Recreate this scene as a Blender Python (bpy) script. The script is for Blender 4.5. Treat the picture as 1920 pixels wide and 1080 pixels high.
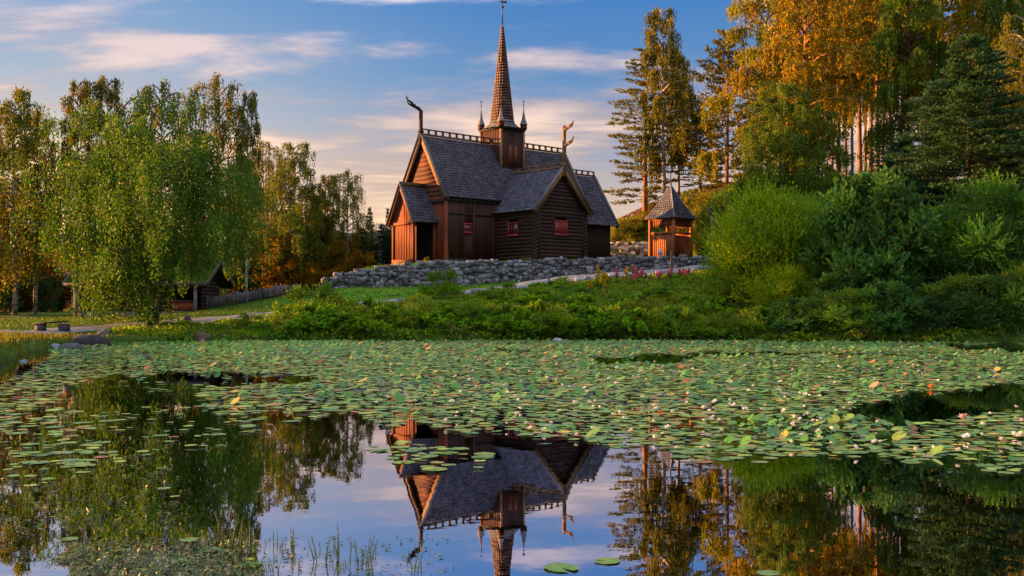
import bpy, math, random
import numpy as np
from mathutils import Vector, Matrix

# ------------------------------------------------------------------ camera, world, sun, exposure
for o in list(bpy.data.objects):
    bpy.data.objects.remove(o)
S = bpy.context.scene
COL = S.collection
F = 2000.0          # focal length in photo pixels (1920 wide)
CX, HY = 960.0, 578.0
CAMH = 1.6
cam = bpy.data.cameras.new("camera")
camo = bpy.data.objects.new("camera", cam)
COL.objects.link(camo)
camo.location = (0, 0, CAMH)
camo.rotation_euler = (math.radians(90), 0, 0)
cam.sensor_width = 36
cam.lens = F / 1920 * 36
cam.shift_y = (HY - 540) / 1920
cam.clip_end = 9000
S.camera = camo
S.view_settings.view_transform = 'Standard'
S.view_settings.look = 'None'
S.view_settings.exposure = 2.0
S.view_settings.gamma = 1
S.render.engine = 'CYCLES'
S.cycles.max_bounces = 6
S.cycles.diffuse_bounces = 3
S.cycles.glossy_bounces = 3
S.cycles.transmission_bounces = 3
S.cycles.sample_clamp_indirect = 4

SUN_AZ, SUN_EL = math.radians(-78), math.radians(6.5)
sdir = Vector((math.sin(SUN_AZ) * math.cos(SUN_EL), math.cos(SUN_AZ) * math.cos(SUN_EL), math.sin(SUN_EL)))
sl = bpy.data.lights.new("sun", 'SUN')
sl.energy = 5.0
sl.angle = math.radians(0.8)
sl.color = (1.0, 0.45, 0.13)
so = bpy.data.objects.new("sun", sl)
COL.objects.link(so)
so.rotation_euler = sdir.to_track_quat('Z', 'Y').to_euler()
so.location = (-60, 40, 40)


def build_world():
    w = bpy.data.worlds.new("World")
    S.world = w
    w.use_nodes = True
    nt = w.node_tree
    N, L = nt.nodes, nt.links
    N.clear()
    out = N.new('ShaderNodeOutputWorld')
    bg = N.new('ShaderNodeBackground')
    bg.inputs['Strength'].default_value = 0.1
    L.new(bg.outputs[0], out.inputs[0])
    sky = N.new('ShaderNodeTexSky')
    sky.sky_type = 'NISHITA'
    sky.sun_disc = False
    sky.sun_elevation = SUN_EL
    sky.sun_rotation = SUN_AZ
    sky.ozone_density = 3.0
    tc = N.new('ShaderNodeTexCoord')
    sep = N.new('ShaderNodeSeparateXYZ')
    L.new(tc.outputs['Generated'], sep.inputs[0])

    def math_(op, a, b=None, clamp=False):
        n = N.new('ShaderNodeMath')
        n.operation = op
        n.use_clamp = clamp
        for i, v in enumerate((a, b)):
            if v is None:
                continue
            if isinstance(v, (int, float)):
                n.inputs[i].default_value = v
            else:
                L.new(v, n.inputs[i])
        return n.outputs[0]

    def ramp(fac, stops):
        r = N.new('ShaderNodeValToRGB')
        r.color_ramp.interpolation = 'EASE' if len(stops) == 2 else 'LINEAR'
        while len(r.color_ramp.elements) < len(stops):
            r.color_ramp.elements.new(0.5)
        for e, (p, c) in zip(r.color_ramp.elements, stops):
            e.position = p
            e.color = (*c, 1) if len(c) == 3 else c
        L.new(fac, r.inputs[0])
        return r.outputs[0]

    def mix(fac, a, b, mode='MIX'):
        m = N.new('ShaderNodeMix')
        m.data_type = 'RGBA'
        m.blend_type = mode
        for sock, v in ((m.inputs[0], fac), (m.inputs[6], a), (m.inputs[7], b)):
            if isinstance(v, (int, float)):
                sock.default_value = v
            elif isinstance(v, tuple):
                sock.default_value = (*v, 1)
            else:
                L.new(v, sock)
        return m.outputs[2]

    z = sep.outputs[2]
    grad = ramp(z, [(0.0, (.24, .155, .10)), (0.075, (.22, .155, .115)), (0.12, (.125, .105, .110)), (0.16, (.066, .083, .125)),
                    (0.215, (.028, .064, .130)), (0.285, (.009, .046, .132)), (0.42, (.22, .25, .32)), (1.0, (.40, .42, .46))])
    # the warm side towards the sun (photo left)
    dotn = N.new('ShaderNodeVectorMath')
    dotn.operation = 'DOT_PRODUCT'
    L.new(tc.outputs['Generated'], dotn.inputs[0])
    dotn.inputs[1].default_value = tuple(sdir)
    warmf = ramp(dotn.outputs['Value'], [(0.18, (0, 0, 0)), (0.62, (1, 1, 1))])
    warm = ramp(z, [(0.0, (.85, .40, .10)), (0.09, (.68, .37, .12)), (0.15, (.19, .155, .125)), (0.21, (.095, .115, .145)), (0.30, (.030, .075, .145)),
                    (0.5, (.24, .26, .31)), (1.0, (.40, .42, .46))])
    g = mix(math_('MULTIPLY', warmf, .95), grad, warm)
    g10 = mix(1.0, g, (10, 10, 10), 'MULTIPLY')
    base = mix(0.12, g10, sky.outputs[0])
    # clouds on a flat layer overhead
    inv = math_('DIVIDE', 1.0, math_('ADD', math_('MAXIMUM', z, 0.0), 0.07))
    comb = N.new('ShaderNodeCombineXYZ')
    L.new(math_('MULTIPLY', sep.outputs[0], inv), comb.inputs[0])
    L.new(math_('MULTIPLY', sep.outputs[1], inv), comb.inputs[1])
    mp = N.new('ShaderNodeMapping')
    mp.inputs['Rotation'].default_value = (0, 0, math.radians(14))
    mp.inputs['Scale'].default_value = (0.62, 1.15, 1)
    mp.inputs['Location'].default_value = (8.8, 8.1, 0)
    L.new(comb.outputs[0], mp.inputs[0])
    nz = N.new('ShaderNodeTexNoise')
    nz.inputs['Scale'].default_value = 1.5
    nz.inputs['Detail'].default_value = 9
    nz.inputs['Roughness'].default_value = 0.56
    nz.inputs['Distortion'].default_value = 0.35
    L.new(mp.outputs[0], nz.inputs['Vector'])
    nz2 = N.new('ShaderNodeTexNoise')
    nz2.inputs['Scale'].default_value = 0.45
    nz2.inputs['Detail'].default_value = 3
    L.new(mp.outputs[0], nz2.inputs['Vector'])
    dens = math_('ADD', math_('MULTIPLY', nz.outputs[0], 0.72), math_('MULTIPLY', nz2.outputs[0], 0.36))
    # fewer clouds high up in view, more near the horizon band
    bias = ramp(z, [(0.0, (.03,) * 3), (0.10, (.085,) * 3), (0.18, (.108,) * 3), (0.22, (.035,) * 3), (0.29, (0,) * 3), (0.4, (.1,) * 3)])
    cl = ramp(math_('ADD', dens, bias), [(0.545, (0, 0, 0)), (0.67, (1, 1, 1))])
    ccol = ramp(z, [(0.0, (.30, .20, .12)), (0.10, (.275, .195, .135)), (0.17, (.255, .19, .155)), (0.24, (.20, .165, .17)), (0.35, (.35, .36, .40)), (1, (.45, .45, .48))])
    c10 = mix(1.0, ccol, (10, 10, 10), 'MULTIPLY')
    # shaded undersides
    shade = ramp(nz.outputs[0], [(0.46, (.55, .60, .74)), (0.66, (1.10, 1.06, 1.0))])
    c10 = mix(1.0, c10, shade, 'MULTIPLY')
    fin = mix(math_('MULTIPLY', cl, 0.85), base, c10)
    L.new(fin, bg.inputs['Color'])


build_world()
rng = np.random.default_rng(7)
R_ = random.Random(5)


def X_(px, D):
    return (px - CX) / F * D


def Z_(py, D):
    return CAMH + (HY - py) * D / F


def W_(px, py):
    """point on the water plane behind a photo pixel"""
    D = CAMH * F / (py - HY)
    return X_(px, D), D


# ------------------------------------------------------------------ object helpers
def new_mesh(name, V, faces, mats=(), col=None, smooth=False, midx=None):
    """faces: list of (m,k) int arrays (k corners each)."""
    me = bpy.data.meshes.new(name)
    V = np.asarray(V, dtype=np.float32)
    me.vertices.add(len(V))
    me.vertices.foreach_set('co', V.ravel())
    tot, starts, vi = 0, [], []
    for f in faces:
        f = np.asarray(f, dtype=np.int32)
        if len(f) == 0:
            continue
        k = f.shape[1]
        starts.append(np.arange(len(f), dtype=np.int32) * k + tot)
        tot += f.size
        vi.append(f.ravel())
    vi = np.concatenate(vi)
    st = np.concatenate(starts)
    me.loops.add(len(vi))
    me.loops.foreach_set('vertex_index', vi)
    me.polygons.add(len(st))
    me.polygons.foreach_set('loop_start', st)
    if midx is not None:
        me.polygons.foreach_set('material_index', np.asarray(midx, dtype=np.int32))
    if smooth:
        me.polygons.foreach_set('use_smooth', np.ones(len(st), dtype=bool))
    me.update(calc_edges=True)
    me.validate()
    if col is not None:
        a = me.color_attributes.new('Col', 'FLOAT_COLOR', 'POINT')
        c = np.ones((len(V), 4), dtype=np.float32)
        c[:, :3] = col
        a.data.foreach_set('color', c.ravel())
    for m in mats:
        me.materials.append(m)
    return me


def link(name, data, parent=None, loc=(0, 0, 0), rotz=0.0, scale=None):
    o = bpy.data.objects.new(name, data)
    COL.objects.link(o)
    o.location = loc
    o.rotation_euler = (0, 0, rotz)
    if scale:
        o.scale = scale
    if parent:
        o.parent = parent
    return o


def tag(o, label=None, cat=None, group=None, kind=None):
    if label:
        o['label'] = label
    if cat:
        o['category'] = cat
    if group:
        o['group'] = group
    if kind:
        o['kind'] = kind
    return o


class MB:
    """collects shapes for ONE mesh"""
    def __init__(s):
        s.V, s.F, s.C, s.M, s.n = [], {}, [], {}, 0

    def add(s, V, faces, col=(1, 1, 1), m=0):
        V = np.asarray(V, dtype=float)
        s.V.append(V)
        c = np.empty((len(V), 3))
        c[:] = col
        s.C.append(c)
        for f in faces:
            s.F.setdefault(len(f), []).append(([i + s.n for i in f]))
            s.M.setdefault(len(f), []).append(m)
        s.n += len(V)

    def hexa(s, P, col=(1, 1, 1), m=0):
        """P: 8 points, bottom 4 ccw then top 4 ccw"""
        s.add(P, [(3, 2, 1, 0), (4, 5, 6, 7), (0, 1, 5, 4), (1, 2, 6, 5), (2, 3, 7, 6), (3, 0, 4, 7)], col, m)

    def box(s, a, b, col=(1, 1, 1), m=0):
        x0, y0, z0 = a
        x1, y1, z1 = b
        s.hexa([(x0, y0, z0), (x1, y0, z0), (x1, y1, z0), (x0, y1, z0), (x0, y0, z1), (x1, y0, z1), (x1, y1, z1), (x0, y1, z1)], col, m)

    def beam(s, p, q, w, h, col=(1, 1, 1), m=0, up=(0, 0, 1)):
        p, q, up = Vector(p), Vector(q), Vector(up)
        d = (q - p).normalized()
        side = d.cross(up)
        if side.length < 1e-4:
            side = Vector((1, 0, 0))
        side.normalize()
        u = side.cross(d).normalized()
        pts = []
        for c in (p, q):
            pts.append([c + side * (a * w / 2) + u * (b * h / 2) for a, b in ((-1, -1), (1, -1), (1, 1), (-1, 1))])
        P = [tuple(v) for v in pts[0] + pts[1]]
        s.hexa(P, col, m)

    def tube(s, pts, rad, n=8, col=(1, 1, 1), m=0, caps=True):
        pts = [Vector(p) for p in pts]
        if isinstance(rad, (int, float)):
            rad = [rad] * len(pts)
        rings = []
        prev = None
        for i, p in enumerate(pts):
            d = (pts[min(i + 1, len(pts) - 1)] - pts[max(i - 1, 0)])
            d = d.normalized() if d.length > 1e-9 else Vector((0, 0, 1))
            if prev is None:
                a = Vector((0, 1, 0)) if abs(d.y) < .8 else Vector((1, 0, 0))
                x = d.cross(a).normalized()
            else:
                x = (prev - d * prev.dot(d)).normalized()
            prev = x
            y = d.cross(x)
            rings += [tuple(p + (x * math.cos(2 * math.pi * k / n) + y * math.sin(2 * math.pi * k / n)) * rad[i]) for k in range(n)]
        fs = []
        for i in range(len(pts) - 1):
            for k in range(n):
                a, b = i * n + k, i * n + (k + 1) % n
                fs.append((a, b, b + n, a + n))
        if caps:
            fs.append(tuple(range(n - 1, -1, -1)))
            fs.append(tuple(range((len(pts) - 1) * n, len(pts) * n)))
        s.add(rings, fs, col, m)

    def build(s, name, mats, parent=None, smooth=False, **kw):
        if not isinstance(mats, (list, tuple)):
            mats = [mats]
        ks = list(s.F)
        me = new_mesh(name, np.concatenate(s.V), [s.F[k] for k in ks], mats, np.concatenate(s.C), smooth, sum([s.M[k] for k in ks], []))
        return link(name, me, parent, **kw)


# ------------------------------------------------------------------ materials
def mat(name, build):
    m = bpy.data.materials.new(name)
    m.use_nodes = True
    nt = m.node_tree
    nt.nodes.clear()
    out = nt.nodes.new('ShaderNodeOutputMaterial')
    build(nt, out)
    return m


def nd(nt, typ, **kw):
    n = nt.nodes.new(typ)
    for k, v in kw.items():
        setattr(n, k, v)
    return n


def ramp_(nt, fac, stops):
    r = nt.nodes.new('ShaderNodeValToRGB')
    while len(r.color_ramp.elements) < len(stops):
        r.color_ramp.elements.new(0.5)
    for e, (p, c) in zip(r.color_ramp.elements, stops):
        e.position = p
        e.color = (*c, 1)
    nt.links.new(fac, r.inputs[0])
    return r.outputs[0]


def mix_(nt, fac, a, b, mode='MIX'):
    m = nt.nodes.new('ShaderNodeMix')
    m.data_type = 'RGBA'
    m.blend_type = mode
    for sock, v in ((m.inputs[0], fac), (m.inputs[6], a), (m.inputs[7], b)):
        if isinstance(v, (int, float)):
            sock.default_value = v
        elif isinstance(v, tuple):
            sock.default_value = (*v, 1)
        else:
            nt.links.new(v, sock)
    return m.outputs[2]


def noise_(nt, scale, detail=4, rough=.5, mapscale=None, rot=None, space='Object'):
    tc = nd(nt, 'ShaderNodeTexCoord')
    mp = nd(nt, 'ShaderNodeMapping')
    if mapscale:
        mp.inputs['Scale'].default_value = mapscale
    if rot:
        mp.inputs['Rotation'].default_value = rot
    nt.links.new(tc.outputs[space], mp.inputs[0])
    n = nd(nt, 'ShaderNodeTexNoise')
    n.inputs['Scale'].default_value = scale
    n.inputs['Detail'].default_value = detail
    n.inputs['Roughness'].default_value = rough
    nt.links.new(mp.outputs[0], n.inputs['Vector'])
    return n.outputs[0]


def principled(nt, out, color, rough=.8, spec=.3, bump=None, bstr=.3, bdist=.02, rough_link=None):
    p = nd(nt, 'ShaderNodeBsdfPrincipled')
    if isinstance(color, tuple):
        p.inputs['Base Color'].default_value = (*color, 1)
    else:
        nt.links.new(color, p.inputs['Base Color'])
    p.inputs['Roughness'].default_value = rough
    if rough_link is not None:
        nt.links.new(rough_link, p.inputs['Roughness'])
    p.inputs['Specular IOR Level'].default_value = spec
    if bump is not None:
        b = nd(nt, 'ShaderNodeBump')
        b.inputs['Strength'].default_value = bstr
        b.inputs['Distance'].default_value = bdist
        nt.links.new(bump, b.inputs['Height'])
        nt.links.new(b.outputs[0], p.inputs['Normal'])
    nt.links.new(p.outputs[0], out.inputs[0])
    return p


def attr_(nt):
    a = nd(nt, 'ShaderNodeAttribute')
    a.attribute_name = 'Col'
    return a.outputs['Color']


def m_wood(name, lo, hi, mapscale, rough=.75, nscale=3.0):
    def b(nt, out):
        n = noise_(nt, nscale, 6, .62, mapscale)
        n2 = noise_(nt, .55, 3, .6)
        c = ramp_(nt, n, [(.30, lo), (.68, hi)])
        c = mix_(nt, 1.0, c, ramp_(nt, n2, [(.3, (.62, .6, .62)), (.7, (1.2, 1.15, 1.1))]), 'MULTIPLY')
        c = mix_(nt, 1.0, c, attr_(nt), 'MULTIPLY')
        principled(nt, out, c, rough, .35, n, .5, .02)
    return mat(name, b)


M = {}
M['planks'] = m_wood('tarred_plank_wood', (.010, .0040, .0028), (.078, .021, .009), (6, 6, .35))
M['red_planks'] = m_wood('red_brown_plank_wood', (.060, .014, .005), (.235, .052, .014), (6, 6, .35))  # low sun on the church's west side is put into this colour
M['logs'] = m_wood('dark_log_wood', (.009, .004, .003), (.052, .018, .010), (.5, .5, 7))
M['dark_wood'] = m_wood('blackened_wood', (.007, .005, .005), (.025, .017, .014), (4, 4, 1))
M['trim'] = m_wood('weathered_board_wood', (.09, .045, .02), (.26, .14, .055), (2, 2, 2))
M['grey_wood'] = m_wood('grey_weathered_wood', (.05, .05, .055), (.14, .135, .145), (4, 4, 1))
M['orange_wood'] = m_wood('orange_stained_wood', (.20, .050, .014), (.46, .14, .034), (6, 6, .35))
M['red_paint'] = m_wood('red_painted_wood', (.24, .026, .024), (.38, .05, .04), (3, 3, 3))


def b_shingle(nt, out):
    n = noise_(nt, 1.2, 5, .6)
    n2 = noise_(nt, 18, 3, .6, (1, 1, .4))
    c = mix_(nt, 1.0, attr_(nt), ramp_(nt, n, [(.3, (.45, .47, .52)), (.5, (1, 1, 1)), (.7, (1.5, 1.45, 1.35))]), 'MULTIPLY')
    c = mix_(nt, 1.0, c, ramp_(nt, n2, [(.3, (.7, .7, .7)), (.7, (1.25, 1.25, 1.25))]), 'MULTIPLY')
    principled(nt, out, c, .62, .45, n2, .5, .02)


M['shingle'] = mat('wood_shingle', b_shingle)


def b_leaf(nt, out):
    oi = nd(nt, 'ShaderNodeObjectInfo')
    hsv = nd(nt, 'ShaderNodeHueSaturation')
    mr = nd(nt, 'ShaderNodeMapRange')
    mr.inputs[3].default_value = .488
    mr.inputs[4].default_value = .508
    nt.links.new(oi.outputs['Random'], mr.inputs[0])
    nt.links.new(mr.outputs[0], hsv.inputs['Hue'])
    hsv.inputs['Saturation'].default_value = 1.08
    nt.links.new(attr_(nt), hsv.inputs['Color'])
    p = nd(nt, 'ShaderNodeBsdfPrincipled')
    nt.links.new(hsv.outputs[0], p.inputs['Base Color'])
    p.inputs['Roughness'].default_value = .55
    p.inputs['Specular IOR Level'].default_value = .25
    t = nd(nt, 'ShaderNodeBsdfTranslucent')
    tcol = mix_(nt, 1.0, hsv.outputs[0], (1.5, 1.25, .55), 'MULTIPLY')
    nt.links.new(tcol, t.inputs['Color'])
    ms = nd(nt, 'ShaderNodeMixShader')
    ms.inputs[0].default_value = .45
    nt.links.new(p.outputs[0], ms.inputs[1])
    nt.links.new(t.outputs[0], ms.inputs[2])
    nt.links.new(ms.outputs[0], out.inputs[0])


M['leaf'] = mat('leaf', b_leaf)


def b_bark(c0, c1, sc):
    def b(nt, out):
        n = noise_(nt, 3, 6, .65, sc)
        principled(nt, out, ramp_(nt, n, [(.38, c0), (.60, c1)]), .85, .2, n, .6, .04)
    return b


M['birch_bark'] = mat('birch_bark', b_bark((.05, .045, .04), (.36, .33, .30), (1, 1, 2.2)))
M['pine_bark'] = mat('pine_bark', b_bark((.10, .045, .022), (.36, .17, .08), (3, 3, .8)))
M['dark_bark'] = mat('dark_bark', b_bark((.03, .022, .015), (.10, .075, .05), (3, 3, .8)))


def b_stone(nt, out):
    n = noise_(nt, 4, 6, .6)
    n2 = noise_(nt, 14, 4, .6)
    c = mix_(nt, 1.0, attr_(nt), ramp_(nt, n, [(.3, (.55, .55, .55)), (.7, (1.3, 1.28, 1.22))]), 'MULTIPLY')
    c = mix_(nt, 1.0, c, ramp_(nt, n2, [(.35, (.65, .65, .65)), (.6, (1.15, 1.15, 1.15))]), 'MULTIPLY')
    principled(nt, out, c, .85, .3, n2, .6, .03)


M['stone'] = mat('field_stone', b_stone)


def b_ground(nt, out):
    n = noise_(nt, .35, 5, .6)
    n2 = noise_(nt, 3.0, 6, .7)
    a = ramp_(nt, n, [(.3, (.030, .075, .010)), (.6, (.065, .12, .016))])
    b2 = ramp_(nt, n2, [(.32, (.55, .5, .4)), (.62, (1.25, 1.25, 1.1))])
    c = mix_(nt, 1.0, a, b2, 'MULTIPLY')
    c = mix_(nt, 1.0, c, attr_(nt), 'MULTIPLY')
    principled(nt, out, c, .95, .1, n2, .8, .08)


M['ground'] = mat('grassy_ground', b_ground)


def b_path(nt, out):
    n = noise_(nt, 1.1, 5, .65)
    n2 = noise_(nt, 22, 4, .7)
    c = mix_(nt, 1.0, ramp_(nt, n, [(.3, (.15, .145, .165)), (.7, (.28, .27, .29))]), ramp_(nt, n2, [(.3, (.6, .6, .6)), (.65, (1.15, 1.15, 1.15))]), 'MULTIPLY')
    principled(nt, out, c, .95, .15, n2, .6, .02)


M['path'] = mat('gravel_path', b_path)


def b_hill(nt, out):
    n = noise_(nt, .01, 6, .6)
    principled(nt, out, ramp_(nt, n, [(.35, (.035, .045, .045)), (.65, (.085, .08, .085))]), 1, 0)


M['hill'] = mat('far_hillside', b_hill)


def b_water(nt, out):
    tc = nd(nt, 'ShaderNodeTexCoord')
    mp = nd(nt, 'ShaderNodeMapping')
    mp.inputs['Scale'].default_value = (1, 1, 1)
    nt.links.new(tc.outputs['Object'], mp.inputs[0])
    n = nd(nt, 'ShaderNodeTexNoise')
    n.inputs['Scale'].default_value = 2.2
    n.inputs['Detail'].default_value = 3
    nt.links.new(mp.outputs[0], n.inputs['Vector'])
    b = nd(nt, 'ShaderNodeBump')
    b.inputs['Strength'].default_value = .006
    b.inputs['Distance'].default_value = .1
    nt.links.new(n.outputs[0], b.inputs['Height'])
    g = nd(nt, 'ShaderNodeBsdfGlossy')
    g.inputs['Roughness'].default_value = .006
    g.inputs['Color'].default_value = (.66, .67, .79, 1)
    nt.links.new(b.outputs[0], g.inputs['Normal'])
    d = nd(nt, 'ShaderNodeBsdfDiffuse')
    d.inputs['Color'].default_value = (.010, .014, .010, 1)
    fr = nd(nt, 'ShaderNodeFresnel')
    fr.inputs['IOR'].default_value = 2.3
    nt.links.new(b.outputs[0], fr.inputs['Normal'])
    ms = nd(nt, 'ShaderNodeMixShader')
    nt.links.new(fr.outputs[0], ms.inputs[0])
    nt.links.new(d.outputs[0], ms.inputs[1])
    nt.links.new(g.outputs[0], ms.inputs[2])
    nt.links.new(ms.outputs[0], out.inputs[0])


M['water'] = mat('pond_water', b_water)


def b_pad(nt, out):
    n = noise_(nt, 9, 4, .6)
    n2 = noise_(nt, .35, 3, .5)
    c = mix_(nt, 1.0, attr_(nt), ramp_(nt, n, [(.3, (.75, .78, .7)), (.7, (1.2, 1.15, 1.1))]), 'MULTIPLY')
    c = mix_(nt, 1.0, c, ramp_(nt, n2, [(.35, (.75, .85, .9)), (.65, (1.2, 1.1, .9))]), 'MULTIPLY')
    principled(nt, out, c, .5, .22, n, .25, .01)


M['pad'] = mat('lily_pad_leaf', b_pad)


def b_simple(c, r=.6, s=.3):
    return lambda nt, out: principled(nt, out, mix_(nt, 1.0, attr_(nt), c, 'MULTIPLY'), r, s)


M['petal'] = mat('petal', b_simple((1, 1, 1), .6))
M['iron'] = mat('dark_iron', b_simple((.03, .028, .028), .5, .5))
M['glass'] = mat('window_glass', b_simple((.02, .02, .03), .1, .8))
M['white_paint'] = mat('white_painted_board', b_simple((.5, .52, .58), .6))


# ------------------------------------------------------------------ terrain
def sd_poly(P, x, y):
    """signed distance to polygon (negative inside)"""
    P = np.asarray(P, float)
    d = np.full(x.shape, 1e9)
    ins = np.zeros(x.shape, bool)
    n = len(P)
    for i in range(n):
        ax, ay = P[i]
        bx, by = P[(i + 1) % n]
        ex, ey = bx - ax, by - ay
        t = np.clip(((x - ax) * ex + (y - ay) * ey) / (ex * ex + ey * ey), 0, 1)
        d = np.minimum(d, np.hypot(x - ax - t * ex, y - ay - t * ey))
        c = ((ay > y) != (by > y))
        xi = (bx - ax) * (y - ay) / (by - ay + 1e-12) + ax
        ins ^= c & (x < xi)
    return np.where(ins, -d, d)


POND = [(-10, 1.6), (-15, 10), (-15.5, 20), (-14.6, 28), (-15.2, 33), (-17.6, 39), (-18.4, 44), (-17.6, 48.3), (-15, 51.2), (-10, 51.8), (-5, 52.0), (0, 53.3),
        (6, 53.6), (11.7, 53.0), (13.7, 51.2), (18.5, 50.4), (23.6, 49.2), (32, 46), (42, 38), (46, 25), (40, 8), (25, 1.6)]
_ctl = []


def C_(px, py, D):
    _ctl.append((X_(px, D), D, Z_(py, D)))


for a in [(100, 625, 50), (290, 607, 56), (510, 590, 62), (680, 571, 66), (900, 549, 70), (1060, 528, 72.3), (1350, 503, 75.6), (620, 542, 74), (800, 538, 75),
          (1000, 527, 75.5), (1200, 511, 77)]:
    C_(*a)
_ctl += [(-15, 34, .45), (-19, 42, .35), (-25, 45, .6), (-30, 60, .9), (-26, 68, 1.0), (-34, 72, 1.2), (-12, 54, .45), (-4, 56, .6), (4, 57, .7), (11, 56, .6),
         (0, 63, 1.6), (8, 64, 2.3), (14, 62, 2.2), (19, 56, 1.0), (26, 56, 1.6), (34, 52, 1.5), (20, 64, 2.9), (28, 68, 4), (40, 65, 4),
         (16, 82, 5.1), (24, 80, 6.2), (34, 82, 8), (13.8, 93, 5.72), (14, 88, 5.5), (18.5, 94, 7.2), (24, 93, 8.8), (10.2, 98, 5.9), (13.5, 98, 6.2), (12, 102, 8.4), (10.5, 107, 9.8), (14, 106, 11.3), (20, 106, 13.2),
         (30, 104, 13.6), (45, 100, 13), (10, 125, 8), (25, 125, 13), (50, 125, 14), (0, 100, 4.6), (-8, 100, 3.6), (-2, 115, 5.2), (-16, 90, 2.6), (-16, 105, 1.5), (-30, 95, 1.2), (-45, 100, 1),
         (-20, 125, 0.6), (-50, 125, .5), (-60, 70, 1), (-45, 50, .8), (60, 80, 9), (60, 50, 3), (-17, 76, 2.2), (-16.5, 82, 2.5)]
for a in np.linspace(0, 2 * math.pi, 14, endpoint=False):
    _ctl.append((170 * math.cos(a), 60 + 170 * math.sin(a), 2.0 + 5 * max(0, math.cos(a))))
_ctl += [(0, -8, .5), (-25, 0, .6), (50, 0, .8), (52, 30, 1.2), (-22, 20, .7), (-25, 32, .8)]
_K = np.array(_ctl)


def _tps_fit(K, lam=.4):
    n = len(K)
    d = np.hypot(K[:, None, 0] - K[None, :, 0], K[:, None, 1] - K[None, :, 1])
    A = d * d * np.log(d + 1e-9) + lam * np.eye(n)
    P = np.c_[np.ones(n), K[:, :2]]
    L = np.block([[A, P], [P.T, np.zeros((3, 3))]])
    return np.linalg.solve(L, np.r_[K[:, 2], 0, 0, 0])


_w = _tps_fit(_K)
WALL = [(605, 74.0, 527), (640, 74.4, 518), (700, 75, 508), (800, 75.6, 498.5), (900, 76, 495), (1000, 76.2, 492), (1150, 76.8, 489), (1250, 77.2, 487), (1300, 77.5, 486), (1362, 78, 484)]
WX = np.array([X_(a, b) for a, b, c in WALL])
WY = np.array([b for a, b, c in WALL])
WZ = np.array([Z_(c, b) for a, b, c in WALL])


def sstep(t):
    t = np.clip(t, 0, 1)
    return t * t * (3 - 2 * t)


def ground(x, y, detail=True):
    x = np.atleast_1d(np.asarray(x, float))
    y = np.atleast_1d(np.asarray(y, float))
    z = np.full(x.shape, _w[-3]) + _w[-2] * x + _w[-1] * y
    for i in range(len(_K)):
        d2 = (x - _K[i, 0]) ** 2 + (y - _K[i, 1]) ** 2
        z += _w[i] * .5 * d2 * np.log(d2 + 1e-9)
    far = sstep((np.hypot(x, y - 60) - 110) / 50)
    z = z * (1 - far) + 2.0 * far
    z = np.clip(z, .12, 20)
    # church terrace behind the dry-stone wall
    yw = np.interp(x, WX, WY)
    zt = np.interp(x, [-13, -10, -5, 12, 16], [3.7, 4.55, 4.93, 5.25, 5.35])
    m = sstep((y - yw - .25) / .45) * sstep((x + 13.4) / 2.2) * (1 - sstep((x - 15.5) / 2.5)) * (1 - sstep((y - 93) / 7)) * (1 - sstep((-x - 9 + 0 * y) / 4) * sstep((y - 80) / 5))
    z = z * (1 - m) + np.maximum(zt, z * 0 + zt) * m
    if detail:
        z = z + .05 * np.sin(x * 1.7 + np.sin(y * .9) * 2) * np.sin(y * 1.3 + x * .4) * (1 - m)
    d = sd_poly(POND, x, y)
    k = sstep((d + .5) / 1.1)
    return -.9 * (1 - k) + np.maximum(z, .1) * k


def gz(x, y):
    return float(ground(x, y)[0])


def build_ground():
    fx = np.arange(-62, 66.01, .55)
    fy = np.arange(-6, 132.01, .55)
    xs = np.r_[-4000, -2500, -1200, -500, -250, -140, -90, fx, 90, 140, 250, 500, 1200, 2500, 4000]
    ys = np.r_[-3000, -1000, -300, -80, -30, -12, fy, 150, 200, 300, 500, 1000, 2000, 4000]
    Xg, Yg = np.meshgrid(xs, ys)
    Z = ground(Xg.ravel(), Yg.ravel())
    V = np.c_[Xg.ravel(), Yg.ravel(), Z]
    nx, ny = len(xs), len(ys)
    i = np.arange((ny - 1) * (nx - 1))
    r, c = i // (nx - 1), i % (nx - 1)
    a = r * nx + c
    Fq = np.c_[a, a + 1, a + nx + 1, a + nx]
    col = np.ones((len(V), 3))
    x, y = V[:, 0], V[:, 1]
    lawn = sstep((x + 17) / 2) * (1 - sstep((x - 0) / 2)) * sstep((y - 66) / 3) * (1 - sstep((y - 77) / 1))
    terr = sstep((x + 14) / 2) * (1 - sstep((x - 11) / 2)) * sstep((y - 76) / 1) * (1 - sstep((y - 92) / 4))
    lawn = np.maximum(lawn, terr)
    col = col * (1 - lawn[:, None]) + np.array([1.25, 1.75, .8]) * lawn[:, None]
    heath = sstep((x - 13) / 3) * sstep((y - 98) / 3)
    col = col * (1 - heath[:, None]) + np.array([2.2, .75, 1.2]) * heath[:, None]
    mud = 1 - sstep((Z + .1) / .5)
    col = col * (1 - .8 * mud[:, None])
    me = new_mesh('ground', V, [Fq], [M['ground']], col, True)
    tag(link('ground', me), kind='structure')


build_ground()


def build_water():
    P = np.array(POND)
    c = P.mean(0)
    Q = c + (P - c) * 1.06
    V = np.c_[Q, np.zeros(len(Q))]
    me = new_mesh('water', V, [[list(range(len(Q)))]], [M['water']])
    tag(link('water', me), kind='structure')


build_water()


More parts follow.
